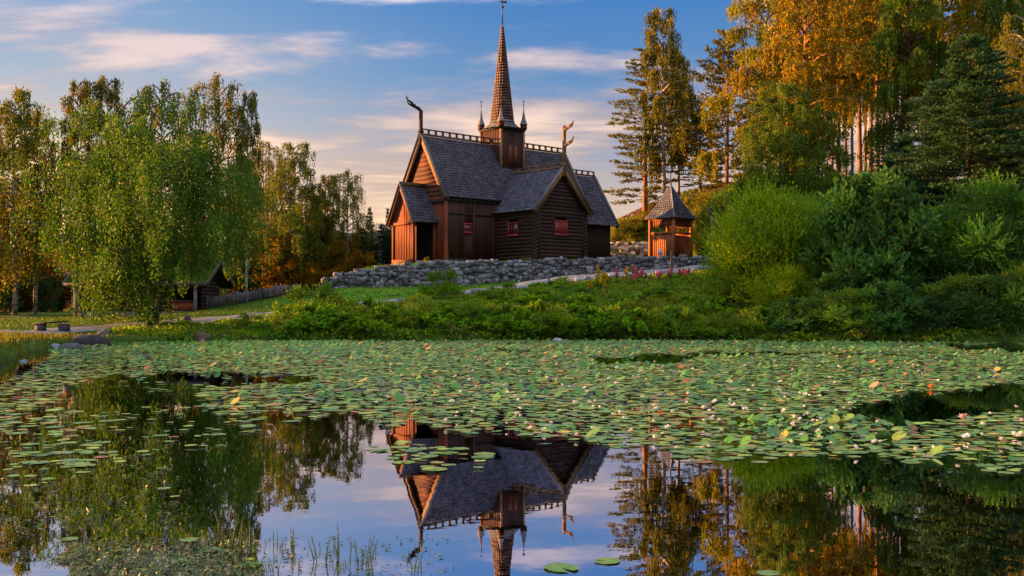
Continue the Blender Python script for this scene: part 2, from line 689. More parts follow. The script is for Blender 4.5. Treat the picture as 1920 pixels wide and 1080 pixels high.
def ribbon(name, pts, width, lift, material, kind='structure', tilt=None):
    pts = np.array(pts, float)
    t = np.r_[0, np.cumsum(np.hypot(*np.diff(pts[:, :2], axis=0).T))]
    s = np.arange(0, t[-1], .5)
    x, y = np.interp(s, t, pts[:, 0]), np.interp(s, t, pts[:, 1])
    for _ in range(6):
        x[1:-1] = (x[:-2] + 2 * x[1:-1] + x[2:]) / 4
        y[1:-1] = (y[:-2] + 2 * y[1:-1] + y[2:]) / 4
    wd = np.interp(s, t, pts[:, 2]) if pts.shape[1] > 2 else np.full(len(s), width)
    dx, dy = np.gradient(x), np.gradient(y)
    l = np.hypot(dx, dy)
    nx, ny = -dy / l, dx / l
    offs = np.linspace(-.5, .5, 5)
    wob = 1 + .12 * np.sin(s * 1.3) + .08 * np.sin(s * 3.1)
    V = []
    for o in offs:
        xx, yy = x + nx * o * wd * wob, y + ny * o * wd * wob
        V.append(np.c_[xx, yy, ground(xx, yy)])
    # level across: take the centre height, keep above the ground
    zc = V[2][:, 2]
    for k in range(5):
        V[k][:, 2] = np.maximum(V[k][:, 2], zc) + (lift if 0 < k < 4 else -.05)
        if tilt is not None:
            V[k][:, 2] += tilt(x) * (offs[k] + .5)
    V = np.stack(V, 1).reshape(-1, 3)
    n = len(s)
    i, j = np.meshgrid(np.arange(n - 1), np.arange(4), indexing='ij')
    a = (i * 5 + j).ravel()
    me = new_mesh(name, V, [np.c_[a, a + 5, a + 6, a + 1]], [material], None, True)
    return tag(link(name, me), kind=kind)


PATH = [(X_(p, D), D) for p, D in [(-260, 44), (20, 48.5), (100, 51), (290, 56.3), (510, 62), (680, 66), (900, 70), (1060, 72.5), (1250, 74.3), (1420, 77), (1600, 84)]]
ribbon('path', [(x, y, w) for (x, y), w in zip(PATH, [2.4, 2.4, 2.8, 3.8, 3.3, 2.2, 1.8, 1.7, 1.8, 1.9, 2.0])], 2.2, .06, M['path'], tilt=lambda x: .17 * sstep((x + 7) / 9))


def far_hills():
    # wooded ridge far away on both sides of the church
    def ridge(name, D, prof, depth):
        pxs = np.arange(prof[0][0], prof[-1][0], 8)
        pys = np.interp(pxs, [a for a, b in prof], [b for a, b in prof])
        pys = pys + 2.0 * np.sin(pxs * .021) + 1.1 * np.sin(pxs * .067 + 1)
        V = []
        for k, (dd, hh) in enumerate([(0, 0), (.25, .45), (.6, .85), (1.0, 1.0), (1.7, .9)]):
            Dk = D + depth * dd
            V.append(np.c_[X_(pxs, D) * (Dk / D), np.full(len(pxs), Dk), (Z_(pys, D)) * hh - (3 if k == 0 else 0)])
        n = len(pxs)
        V = np.stack(V, 1).reshape(-1, 3)
        i, j = np.meshgrid(np.arange(n - 1), np.arange(4), indexing='ij')
        a = (i * 5 + j).ravel()
        me = new_mesh(name, V, [np.c_[a, a + 5, a + 6, a + 1]], [M['hill']], None, True)
        tag(link(name, me), kind='structure')
        return pxs, pys, V.reshape(n, 5, 3)
    ridge('hills', 2600, [(-900, 395), (0, 404), (560, 402), (700, 400), (900, 398), (1100, 392), (1200, 380), (1400, 360), (2600, 350)], 600)
    pxs, pys, V = ridge('hills', 1100, [(1020, 425), (1100, 402), (1160, 388), (1230, 374), (1300, 362), (1500, 350), (2300, 345)], 300)
    ridge('hills', 1300, [(-800, 428), (0, 424), (500, 424), (700, 421), (880, 426), (1060, 432)], 300)
    # its spruce trees, too many to count
    mb = MB()
    r = random.Random(3)
    for _ in range(1500):
        i = r.uniform(0, min(len(pxs) - 2, 60))
        k = r.uniform(0, 3)
        a = V[int(i), int(k)]
        b = V[int(i) + 1, min(int(k) + 1, 4)]
        f = i % 1
        p = a * (1 - f) + b * f
        h = r.uniform(7, 15)
        w = h * .2
        c = r.uniform(.6, 1.2)
        base = p[2] - 2
        mb.add([(p[0] - w, p[1], base), (p[0] + w, p[1], base), (p[0], p[1] + w * 1.5, base), (p[0], p[1], base + h)], [(0, 1, 3), (1, 2, 3), (2, 0, 3)],
               (.045 * c, .06 * c, .045 * c))
    o = mb.build('distant_forest', M['leaf'])
    tag(o, 'dark spruce forest covering the distant ridge right of the church', 'forest', kind='stuff')


far_hills()

# ------------------------------------------------------------------ building helpers
def roof_side(mb, e0, e1, r0, r1, course=.24, sw=.17, th=.035, cfun=None, rnd=None, skip=None):
    """shingled roof plane, e0-e1 eave, r0-r1 ridge (as seen from outside, left to right)"""
    rnd = rnd or random.Random(1)
    e0, e1, r0, r1 = map(Vector, (e0, e1, r0, r1))
    nrm = (e1 - e0).cross(r0 - e0).normalized()
    H = ((r0 - e0).length + (r1 - e1).length) / 2
    rows = max(2, int(H / course))
    # sheathing below the shingles
    t = .05
    mb.hexa([tuple(p) for p in (e0 - nrm * t, e1 - nrm * t, r1 - nrm * t, r0 - nrm * t, e0, e1, r1, r0)], (.06, .05, .05))
    for i in range(rows):
        t0 = i / rows
        t1 = min(1.0, (i + 1.25) / rows)
        a0, a1 = e0.lerp(r0, t0), e1.lerp(r1, t0)
        b0, b1 = e0.lerp(r0, t1), e1.lerp(r1, t1)
        n = max(1, int((a1 - a0).length / sw))
        cuts = [0] + sorted((k + rnd.uniform(-.18, .18)) / n for k in range(1, n)) + [1]
        rowc = rnd.uniform(.88, 1.12)
        for k in range(n):
            u0, u1 = cuts[k] + .0018, cuts[k + 1] - .0018
            jit = rnd.uniform(-.025, .02)
            d = (b0 - a0).normalized() * jit
            lo = th + rnd.uniform(.0, .016)
            p = [a0.lerp(a1, u0) + d, a0.lerp(a1, u1) + d, b0.lerp(b1, u1), b0.lerp(b1, u0)]
            if skip and skip(a0.lerp(a1, (u0 + u1) / 2)):
                continue
            c = rowc * rnd.uniform(.62, 1.38)
            base = cfun(t0, (u0 + u1) / 2) if cfun else (.125, .120, .135)
            col = tuple(v * c for v in base)
            mb.hexa([tuple(p[0] + nrm * .003), tuple(p[1] + nrm * .003), tuple(p[2] + nrm * .003), tuple(p[3] + nrm * .003),
                     tuple(p[0] + nrm * lo), tuple(p[1] + nrm * lo), tuple(p[2] + nrm * .012), tuple(p[3] + nrm * .012)], col)


def plank_wall(mb, p0, p1, z0, ztop, w=.19, th=.07, rnd=None, lo=.7, hi=1.25, holes=(), batten=True):
    """vertical boards from p0 to p1 (outside is to the right when walking p0->p1); holes: (s0,s1,z0,z1)"""
    rnd = rnd or random.Random(2)
    p0, p1 = Vector((*p0, 0)), Vector((*p1, 0))
    L_ = (p1 - p0).length
    d = (p1 - p0) / L_
    out = Vector((d.y, -d.x, 0))
    zt = ztop if callable(ztop) else (lambda s: ztop)
    n = max(1, round(L_ / w))
    edges = {round(k * L_ / n, 4) for k in range(n + 1)}
    for h in holes:
        edges |= {h[0], h[1]}
    edges = sorted(edges)
    for a, b in zip(edges[:-1], edges[1:]):
        if b - a < .02:
            continue
        c = rnd.uniform(lo, hi)
        pr = rnd.uniform(0, .022)
        spans = [(z0, None)]
        for h in holes:
            if a >= h[0] - 1e-4 and b <= h[1] + 1e-4:
                spans = [(z0, h[2]), (h[3], None)]
        for zb, zc in spans:
            A, B = p0 + d * (a + .003), p0 + d * (b - .003)
            ta, tb = (zt(a), zt(b)) if zc is None else (zc, zc)
            if min(ta, tb) <= zb + .01:
                if max(ta, tb) <= zb + .01:
                    continue
                ta, tb = max(ta, zb + .005), max(tb, zb + .005)
            q = [A - out * th, B - out * th, B + out * pr, A + out * pr]
            P = [(v.x, v.y, zb) for v in q] + [(q[0].x, q[0].y, ta), (q[1].x, q[1].y, tb), (q[2].x, q[2].y, tb), (q[3].x, q[3].y, ta)]
            mb.hexa(P, (c,) * 3)


def log_wall(mb, p0, p1, z0, ztop_fn, over=.28, rad=.15, step=.27, rnd=None, phase=0, hole=None):
    """horizontal round logs; ztop_fn(z) -> (s0,s1) extent at height z or None"""
    rnd = rnd or random.Random(4)
    p0, p1 = Vector((*p0, 0)), Vector((*p1, 0))
    L_ = (p1 - p0).length
    d = (p1 - p0) / L_
    z = z0 + rad + phase
    i = 0
    while True:
        ext = ztop_fn(z)
        if ext is None:
            break
        s0, s1 = ext
        r = rad * rnd.uniform(.93, 1.07)
        c = rnd.uniform(.65, 1.3)
        segs = [(s0, s1)]
        if hole and hole[2] < z + .08 and z - .08 < hole[3]:
            segs = [(s0, hole[0]), (hole[1], s1)]
        for a, b in segs:
            pts = [p0 + d * (a + (b - a) * k / 4) for k in range(5)]
            mb.tube([(p.x, p.y, z + rnd.uniform(-.008, .008)) for p in pts], [r * rnd.uniform(.95, 1.05) for _ in pts], 10, (c,) * 3)
        z += step
        i += 1


def comb(parent, p, q, z, h=.5, seg=.66, name='ridge_comb', th=.09, matl='trim', c0=.5):
    """ridge board pierced with a row of openings; p,q are (x,y); z = bottom"""
    mb = MB()
    p, q = Vector((*p, z)), Vector((*q, z))
    up = Vector((0, 0, 1))
    L_ = (q - p).length
    n = max(2, round(L_ / seg))
    mb.beam(p + up * (h * .14), q + up * (h * .14), th, h * .28, (c0,) * 3)
    mb.beam(p + up * (h * .92), q + up * (h * .92), th * 1.6, h * .16, (c0 * 1.1,) * 3)
    for k in range(n + 1):
        c = p.lerp(q, k / n)
        d = (q - p).normalized() * (L_ / n * .13)
        # posts widen at foot and head so that the openings read as rounded
        a, b = c - d, c + d
        e = (q - p).normalized() * (L_ / n * .10)
        n_ = Vector((-d.y, d.x, 0)).normalized() * th * .46
        z0, z1 = h * .27, h * .85
        zs = [z0, z0 + (z1 - z0) * .28, z1 - (z1 - z0) * .28, z1]
        ws = [1.75, 1, 1, 1.75]
        for j in range(3):
            P = []
            for zz, wv in ((zs[j], ws[j]), (zs[j + 1], ws[j + 1])):
                dd = d * wv
                P += [c - dd - n_ + up * zz, c + dd - n_ + up * zz, c + dd + n_ + up * zz, c - dd + n_ + up * zz]
            mb.hexa([tuple(v) for v in P], (c0,) * 3)
    return mb.build(name, M[matl], parent)


def window(parent, c, d, w, h, bars=2, rows=1, shutter=None, paint='red_paint'):
    """framed window; c centre (3), d unit vector along the wall (2), outside to the right of d"""
    c = Vector(c)
    d = Vector((d[0], d[1], 0)).normalized()
    out = Vector((d.y, -d.x, 0))
    up = Vector((0, 0, 1))
    mb = MB()
    f = .085
    for s in (-1, 1):
        mb.beam(c + d * s * (w / 2) - up * h / 2, c + d * s * (w / 2) + up * h / 2, f, .09, (1, 1, 1), up=out)
        mb.beam(c + up * s * (h / 2 + .02) - d * (w / 2 + .07), c + up * s * (h / 2 + .02) + d * (w / 2 + .07), .10, f, (1.1, 1.1, 1.1))
    mb.beam(c - up * (h / 2 + .09) - d * (w / 2 + .12) + out * .03, c - up * (h / 2 + .09) + d * (w / 2 + .12) + out * .03, .16, .05, (1.1, 1, 1))
    o = mb.build('window', M[paint], parent)
    g = MB()
    g.beam(c - d * (w / 2 - .045) - out * .02, c + d * (w / 2 - .045) - out * .02, .02, h - .1)
    g.build('pane', M['glass'], o)
    b = MB()
    n = bars if shutter is None else 7
    for k in range(1, n):
        x = -w / 2 + w * k / n
        b.beam(c + d * x - up * (h / 2 - .04) + out * .012, c + d * x + up * (h / 2 - .04) + out * .012, .035 if shutter is None else w / n * .62, .03, (1, 1, 1), up=out)
    for k in range(1, rows):
        zz = -h / 2 + h * k / rows
        b.beam(c + up * zz - d * (w / 2 - .04) + out * .03, c + up * zz + d * (w / 2 - .04) + out * .03, .03, .03)
    b.build('window_bars' if shutter is None else 'shutter', M[paint if shutter is None else shutter], o)
    return o


def bargeboards(parent, apex, eave_l, eave_r, out, h=.34, th=.09, matl='trim', capm='grey_wood'):
    """two raking boards crossing at the gable apex, with a cap board on top of each"""
    for e in (eave_l, eave_r):
        mb = MB()
        a, b = Vector(apex), Vector(e)
        d = (b - a).normalized()
        o3 = Vector(out)
        dn = o3.cross(d)
        if dn.z > 0:
            dn = -dn
        a2, b2 = a + dn * h * .32, b + dn * h * .32 + d * .12
        mb.beam(a2, b2, th, h, (1, 1, 1), up=dn)
        ob = mb.build('bargeboard', M[matl], parent)
        m2 = MB()
        a3, b3 = a - dn * h * .22 + o3 * .02, b - dn * h * .22 + d * .16 + o3 * .02
        m2.beam(a3, b3, .24, .05, (1, 1, 1), up=dn)
        m2.build('cap_board', M[capm], ob)


def dragon(parent, base, direction, h, forks, matl='dark_wood', postw=.2):
    """ridge finial: carved post whose head bends outward into an open jaw; forks = [(z, length, rise)]"""
    b = Vector(base)
    d = Vector((*direction, 0)).normalized()
    up = Vector((0, 0, 1))
    mb = MB()
    mb.beam(b - up * .7, b + up * (h * .98), postw, postw * .8, (1, 1, 1), up=d)
    mb.beam(b + up * .1, b + up * .25, postw * 1.5, postw * 1.3, (1, 1, 1), up=d)
    for z, ln, rise in forks:
        o = b + up * z
        pts = [o - up * .5 * ln, o, o + d * ln * .22 + up * rise * .32, o + d * ln * .48 + up * rise * .45]
        mb.tube(pts, [postw * .5, postw * .55, postw * .55, postw * .5], 8, (1, 1, 1))
        n = pts[-1]
        # upper and lower jaw, curling tips
        mb.tube([n, n + d * ln * .25 + up * rise * .42, n + d * ln * .5 + up * rise * .62, n + d * ln * .64 + up * rise * 1.0, n + d * ln * .56 + up * rise * 1.12],
                [postw * .45, postw * .38, postw * .28, postw * .22, postw * .12], 7, (1, 1, 1))
        mb.tube([n - up * .02, n + d * ln * .25 + up * rise * .08, n + d * ln * .46 + up * rise * .22, n + d * ln * .6 + up * rise * .50],
                [postw * .42, postw * .32, postw * .24, postw * .12], 7, (1, 1, 1))
        mb.tube([n + up * .02, n + up * (abs(rise) * .35) - d * ln * .08], [postw * .3, postw * .08], 6, (1, 1, 1))
    return mb.build('dragon_head', M[matl], parent)


# ------------------------------------------------------------------ the stave church
def build_church():
    rt = tag(link('stave_church', None, loc=(-.77, 85, 4.95), rotz=math.radians(42.0)),
             'dark tarred timber stave church with tall shingled spire and dragon heads on the gables', 'church')
    r = random.Random(11)
    roof = MB()
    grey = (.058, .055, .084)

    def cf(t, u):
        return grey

    # west nave arm / east arm: one long ridge
    zr, ze, hw = 9.55, 4.80, 2.9
    uw, ue = -8.07, 6.85
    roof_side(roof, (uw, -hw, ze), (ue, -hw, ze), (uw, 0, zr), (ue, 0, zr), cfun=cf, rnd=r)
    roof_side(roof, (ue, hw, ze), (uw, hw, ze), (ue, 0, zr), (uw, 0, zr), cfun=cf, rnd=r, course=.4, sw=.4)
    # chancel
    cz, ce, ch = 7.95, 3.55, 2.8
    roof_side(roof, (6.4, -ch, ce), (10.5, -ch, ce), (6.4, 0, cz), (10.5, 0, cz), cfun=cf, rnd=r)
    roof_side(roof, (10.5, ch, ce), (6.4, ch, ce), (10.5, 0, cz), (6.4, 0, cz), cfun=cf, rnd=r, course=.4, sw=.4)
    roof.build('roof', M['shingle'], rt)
    # south log wing
    c, tw, tz, te, vg = -.5, 2.95, 7.05, 3.80, -7.45
    wr = MB()
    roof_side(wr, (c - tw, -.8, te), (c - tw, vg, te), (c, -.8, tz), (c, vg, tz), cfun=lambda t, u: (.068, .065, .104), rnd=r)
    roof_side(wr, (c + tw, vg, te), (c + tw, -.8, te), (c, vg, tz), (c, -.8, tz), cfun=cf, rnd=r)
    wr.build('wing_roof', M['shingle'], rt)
    # north wing, mirrored, seen only from elsewhere
    nr = MB()
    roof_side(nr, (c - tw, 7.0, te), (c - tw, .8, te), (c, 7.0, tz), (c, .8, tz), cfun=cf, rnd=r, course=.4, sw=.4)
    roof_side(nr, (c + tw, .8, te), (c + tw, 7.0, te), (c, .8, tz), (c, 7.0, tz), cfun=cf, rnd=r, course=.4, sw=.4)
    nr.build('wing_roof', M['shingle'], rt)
    nw = MB()
    plank_wall(nw, (c + 2.5, 2.0), (c + 2.5, 6.7), -.2, 4.4, rnd=r, w=.4)
    plank_wall(nw, (c + 2.5, 6.7), (c - 2.5, 6.7), -.2, lambda s: 6.95 - abs(s - 2.5) * 1.1, rnd=r, w=.4)
    plank_wall(nw, (c - 2.5, 6.7), (c - 2.5, 2.0), -.2, 4.4, rnd=r, w=.4)
    nw.build('wing_wall', M['planks'], rt)
    # porch roof
    pc, pw, pz, pe = -.2, 1.55, 5.62, 2.92
    pr = MB()
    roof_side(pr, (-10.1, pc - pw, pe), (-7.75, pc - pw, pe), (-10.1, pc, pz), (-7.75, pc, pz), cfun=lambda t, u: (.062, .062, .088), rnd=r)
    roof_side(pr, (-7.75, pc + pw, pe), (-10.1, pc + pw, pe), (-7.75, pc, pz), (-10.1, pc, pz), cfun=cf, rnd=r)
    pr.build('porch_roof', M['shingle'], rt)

    # nave walls: vertical boards
    w = MB()
    hw2 = 2.62
    nave_w, nave_e = -7.8, 6.7
    wz = 5.25
    plank_wall(w, (nave_w, -hw2), (c - 2.5, -hw2), -.1, wz, rnd=r, holes=[(1.75, 2.65, 2.3, 3.0)])
    w.build('nave_wall', M['planks'], rt)
    w = MB()
    plank_wall(w, (c + 2.5, -hw2), (nave_e, -hw2), -.1, wz, rnd=r)
    plank_wall(w, (nave_e, hw2), (nave_w, hw2), -.1, wz, rnd=r, w=.4)
    plank_wall(w, (nave_e, -hw2), (nave_e, hw2), -.1, lambda s: 4.9 + min(s, 2 * hw2 - s) * 1.62, rnd=r, w=.3)
    w.build('nave_wall', M['planks'], rt)
    g = MB()
    plank_wall(g, (nave_w, hw2), (nave_w, -hw2), -.1, 4.55, rnd=r, w=.22)
    g.build('west_wall', M['red_planks'], rt)  # redder than the other walls: evening sun painted into the boards
    # gable above: lying boards
    g2 = MB()
    z = 4.55
    while z < 9.0:
        h = .34
        half = (9.45 - z - h) / 1.64
        half0 = (9.45 - z) / 1.64
        cc = r.uniform(.5, 1.15)
        x0, x1 = nave_w - .06 - r.uniform(0, .02), nave_w + .06
        g2.hexa([(x0, -half0, z), (x1, -half0, z), (x1, half0, z), (x0, half0, z), (x0, -half, z + h - .015), (x1, -half, z + h - .015), (x1, half, z + h - .015), (x0, half, z + h - .015)], (cc * .62, cc * .58, cc * .56))
        z += h
    g2.build('gable_boarding', M['red_planks'], rt)
    # sills, wall plates and corner columns
    s = MB()
    s.beam((nave_w - .03, -hw2, .12), (nave_w - .03, hw2, .12), .24, .34)
    s.build('sill_beam', M['dark_wood'], rt)
    s = MB()
    s.beam((nave_w - .1, -hw2 - .03, .12), (c - 2.5, -hw2 - .03, .12), .26, .34)
    s.build('sill_beam', M['dark_wood'], rt)
    s = MB()
    s.beam((nave_w - .1, -hw2 - .02, 4.62), (c - 2.5, -hw2 - .02, 4.62), .16, .22)
    s.beam((nave_w - .05, -hw2, 4.52), (nave_w - .05, hw2, 4.52), .14, .2)
    s.build('wall_plate', M['dark_wood'], rt)
    s = MB()
    s.beam((nave_w - .1, -hw2 - .03, 3.62), (c - 2.5, -hw2 - .03, 3.62), .08, .10)
    s.build('wall_batten', M['dark_wood'], rt)
    for x, y in ((nave_w - .02, -hw2 - .02), (nave_w - .02, hw2 + .02), (-3.25, -hw2 - .04), (-5.2, -hw2 - .03)):
        cm = MB()
        rr = .15 if x < -7 else .10
        prof = [(0, 1.35), (.22, 1.35), (.26, 1.1), (.38, 1.5), (.46, 1.1), (.58, 1.45), (.68, 1.05), (.8, 1.3), (.9, 1.0), (2.6, .95), (4.5, .9)] if x < -7 else [(0, 1.1), (2.4, 1), (4.5, 1)]
        cm.tube([(x, y, q[0]) for q in prof], [rr * q[1] for q in prof], 10, (1.1, 1, .9))
        cm.build('corner_column', M['red_planks' if x < -7 else 'planks'], rt)
    # window of the nave
    window(rt, (nave_w + 2.2, -hw2 - .0, 2.62), (1, 0), .86, .58, 4, 1)
    # chancel walls
    cw = MB()
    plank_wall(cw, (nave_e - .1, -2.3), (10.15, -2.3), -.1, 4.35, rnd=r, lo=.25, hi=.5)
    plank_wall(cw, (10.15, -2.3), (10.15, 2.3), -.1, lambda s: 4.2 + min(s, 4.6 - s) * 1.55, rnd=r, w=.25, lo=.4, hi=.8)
    plank_wall(cw, (10.15, 2.3), (nave_e - .1, 2.3), -.1, 4.35, rnd=r, w=.4)
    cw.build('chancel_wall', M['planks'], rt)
    # log wing
    lg = MB()
    x0, x1, vs = c - 2.55, c + 2.55, -7.05

    def gab(zz):
        if zz > 6.75:
            return None
        if zz < 3.95:
            return (-.22, 5.32)
        hh = (7.0 - zz) / 1.10 - .12
        return (2.55 - hh, 2.55 + hh)
    log_wall(lg, (x0, vs), (x1, vs), .12, gab, rnd=r, hole=(2.55 - .62, 2.55 + .62, 2.1, 3.2))
    log_wall(lg, (x0, vs), (x0, -hw2 + .3), .12, lambda zz: None if zz > 3.95 else (-.22, 4.5), rnd=r, phase=.13, hole=(1.75, 2.75, 2.05, 3.05))
    log_wall(lg, (x1, vs), (x1, -hw2 + .3), .12, lambda zz: None if zz > 3.95 else (-.22, 4.5), rnd=r, phase=.13)
    lg.build('log_wall', M['logs'], rt)
    # upright squared corner posts of the wing
    cp = MB()
    for x in (x0 + .28, x1 - .28):
        cp = MB()
        cp.beam((x, vs - .15, .1), (x, vs - .15, 3.9), .12, .07, (.8, .8, .8), up=(0, -1, 0))
        cp.build('corner_post', M['logs'], rt)
    window(rt, (c - .0, vs - .12, 2.65), (1, 0), 1.24, .95, 3, 1, shutter='red_paint')
    window(rt, (x0 - .12, vs + 2.25, 2.55), (0, -1), .98, .85, 3, 2)
    bl = MB()
    for (a, b_) in (((x0 + .5, vs, 0), (x1 - .2, vs, 0)),):
        for k in range(9):
            xx = x0 + .1 + k * .62
            bl.box((xx, vs - .2, -.35), (xx + .5, vs + .2, .1 + r.uniform(-.03, .03)), (.2 + r.uniform(-.05, .06),) * 3)
    for k in range(7):
        yy = vs + .3 + k * .62
        bl.box((x0 - .2, yy, -.35), (x0 + .2, yy + .5, .1), (.18 + r.uniform(-.05, .06),) * 3)
    for k in range(8):
        xx = nave_w + k * .6
        bl.box((xx, -hw2 - .22, -.35), (xx + .52, -hw2 + .1, -.04), (.2 + r.uniform(-.05, .06),) * 3)
    bl.build('footing', M['stone'], rt)

    # bargeboards and combs
    bargeboards(rt, (uw - .05, 0, zr + .12), (uw - .05, hw, ze + .02), (uw - .05, -hw, ze + .02), (-1, 0, 0))
    bargeboards(rt, (ue + .05, 0, zr + .12), (ue + .05, hw, ze + .02), (ue + .05, -hw, ze + .02), (1, 0, 0))
    bargeboards(rt, (10.55, 0, cz + .1), (10.55, ch, ce), (10.55, -ch, ce), (1, 0, 0), h=.28)
    bargeboards(rt, (c, vg - .05, tz + .12), (c - tw, vg - .05, te), (c + tw, vg - .05, te), (0, -1, 0))
    bargeboards(rt, (-10.15, pc, pz + .1), (-10.15, pc + pw, pe), (-10.15, pc - pw, pe), (-1, 0, 0), h=.24, matl='red_planks')
    comb(rt, (uw, 0), (-1.3, 0), zr + .03)
    comb(rt, (1.3, 0), (ue, 0), zr + .03)
    comb(rt, (6.95, 0), (10.5, 0), cz + .03, h=.46)
    comb(rt, (c, vg), (c, -1.9), tz + .03, h=.42, c0=.95)
    pb = MB()
    pb.beam((-10.25, pc, pz + .14), (-7.9, pc, pz + .14), .10, .34, (.5, .48, .5))
    pb.build('ridge_board', M['trim'], rt)
    dragon(rt, (uw - .05, 0, zr + .1), (-1, .0), 1.8, [(1.7, 1.2, .62)], postw=.25)
    dragon(rt, (c, vg - .05, tz + .1), (0, -1), 3.1, [(1.45, .85, .45), (2.65, .85, .42)], matl='trim', postw=.22)

    # porch
    p = MB()
    px0, y0, y1 = -9.85, pc + 1.22, pc - 1.22
    plank_wall(p, (px0, y0), (px0, y1), .15, lambda s: 3.2 + min(s, y0 - y1 - s) * 1.75, rnd=r, w=.2, lo=.8, hi=1.2)
    p.build('porch_wall', M['red_planks'], rt)
    p = MB()
    plank_wall(p, (-7.9, y0), (px0 + .08, y0), .15, 3.1, rnd=r)
    p.build('porch_wall', M['dark_wood'], rt)  # dark wood here stands in for the shade inside the porch
    p = MB()
    plank_wall(p, (-7.86, y0 - .1), (-7.86, y1 - .05), .15, 2.9, rnd=r, w=.24)
    p.build('door', M['dark_wood'], rt)  # dark panel added to paint the shade at the back of the porch
    pp = MB()
    for x, y in ((px0, y0), (px0, y1), (-7.95, y1)):
        pp.beam((x, y, -.1), (x, y, 3.15), .2, .2, (1, 1, 1), up=(1, 0, 0))
    pp.beam((px0 - .08, y0 + .15, 2.85), (px0 - .08, y1 - .15, 2.85), .12, .2)
    pp.beam((px0 - .02, y1, 3.0), (-7.8, y1, 3.0), .18, .18, (.3, .3, .3))
    pp.beam((px0 - .1, y0, .08), (px0 - .1, y1, .08), .2, .28)
    pp.build('porch_frame', M['red_planks'], rt)
    st = MB()
    st.box((-9.95, y1 - .05, -.5), (-7.85, y0 + .05, .12), (.28, .26, .28))
    st.box((-9.3, y1 - .75, -.5), (-7.7, y1 - .05, -.02), (.3, .29, .32))
    st.box((-9.5, y1 - 1.2, -.5), (-7.7, y1 - .75, -.18), (.3, .29, .32))
    st.build('steps', M['stone'], rt)
    fs = MB()
    for k in range(7):
        yy = y1 + .05 + k * .35
        fs.box((px0 - .22, yy, -.5), (px0 + .05, yy + .29, -.06 + r.uniform(-.04, .03)), (.3 + r.uniform(-.08, .08), .28, .26))
    fs.build('footing', M['stone'], rt)

    # ridge turret
    t = 1.2
    q = MB()
    zt0, zt1 = 6.6, 10.75
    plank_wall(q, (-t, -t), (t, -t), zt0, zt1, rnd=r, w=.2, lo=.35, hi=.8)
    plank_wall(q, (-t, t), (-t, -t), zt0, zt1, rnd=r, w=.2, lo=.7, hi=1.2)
    plank_wall(q, (t, -t), (t, t), zt0, zt1, rnd=r)
    plank_wall(q, (t, t), (-t, t), zt0, zt1, rnd=r)
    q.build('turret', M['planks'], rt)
    hb = MB()
    for xx in (-.25, .3):
        hb.beam((xx, -t - .05, 8.0), (xx, -t - .05, 9.45), .42, .05, (2.4, 1.9, 1.4), up=(0, -1, 0))
    hb.build('hatch', M['planks'], rt)
    tp = MB()
    for sx in (-1, 1):
        for sy in (-1, 1):
            tp = MB()
            tp.beam((sx * t, sy * t, zt0), (sx * t, sy * t, zt1), .15, .15, (1.2, 1.1, 1), up=(1, 0, 0))
            tp.build('turret_post', M['trim'], rt)
    cn = MB()
    e = t + .12
    cn.box((-e, -e, zt1 - .04), (e, e, zt1 + .13), (.5, .4, .4))
    cn.build('cornice', M['dark_wood'], rt)
    # flared skirt and the eight-sided spire
    sp = MB()
    rings = [(10.88, 1.62, 0), (11.12, 1.28, 0), (11.35, 1.06, 0), (11.6, .98, 0)]
    n = 8
    rr = [(zz, ra) for zz, ra, _ in rings]
    zz = 11.6
    while zz < 19.4:
        f = (zz - 11.6) / 7.95
        rr.append((zz, .98 * (1 - f) + .045 * f))
        zz += .23
    rnd = random.Random(5)
    for k in range(len(rr) - 1):
        (za, ra), (zb, rb) = rr[k], rr[k + 1]
        for j in range(n):
            a0, a1 = 2 * math.pi * (j + .5) / n, 2 * math.pi * (j + 1.5) / n
            m_ = max(1, int(ra * .77 / .17))
            for i in range(m_):
                f0, f1 = i / m_ + .012, (i + 1) / m_ - .012

                def pt(rad, f, zv):
                    x = rad * (math.cos(a0) * (1 - f) + math.cos(a1) * f)
                    y = rad * (math.sin(a0) * (1 - f) + math.sin(a1) * f)
                    return (x, y, zv)
                cc = rnd.uniform(.6, 1.35)
                col = (.085 * cc, .036 * cc, .027 * cc) if k > 3 else (.13 * cc, .12 * cc, .13 * cc)
                lift = .03 + rnd.uniform(0, .012)
                sp.hexa([pt(ra - .02, f0, za), pt(ra - .02, f1, za), pt(ra + lift, f1, za - .02), pt(ra + lift, f0, za - .02),
                         pt(rb - .02, f0, zb), pt(rb - .02, f1, zb), pt(rb + .004, f1, zb), pt(rb + .004, f0, zb)], col)
    sp.tube([(0, 0, 11.0), (0, 0, 19.5)], [.9, .03], 8, (.15, .09, .06))
    sp.build('spire', M['shingle'], rt)
    fn = MB()
    fn.tube([(0, 0, 19.3), (0, 0, 21.35)], [.055, .02], 8)
    fn.tube([(0, 0, 20.55), (0, 0, 20.62), (0, 0, 20.72), (0, 0, 20.79)], [.02, .13, .13, .02], 10)
    fn.beam((-.2, 0, 21.05), (.45, 0, 21.12), .03, .16)
    fn.beam((.40, 0, 21.25), (.40, 0, 21.02), .03, .1)
    fn.build('weathervane', M['iron'], rt)
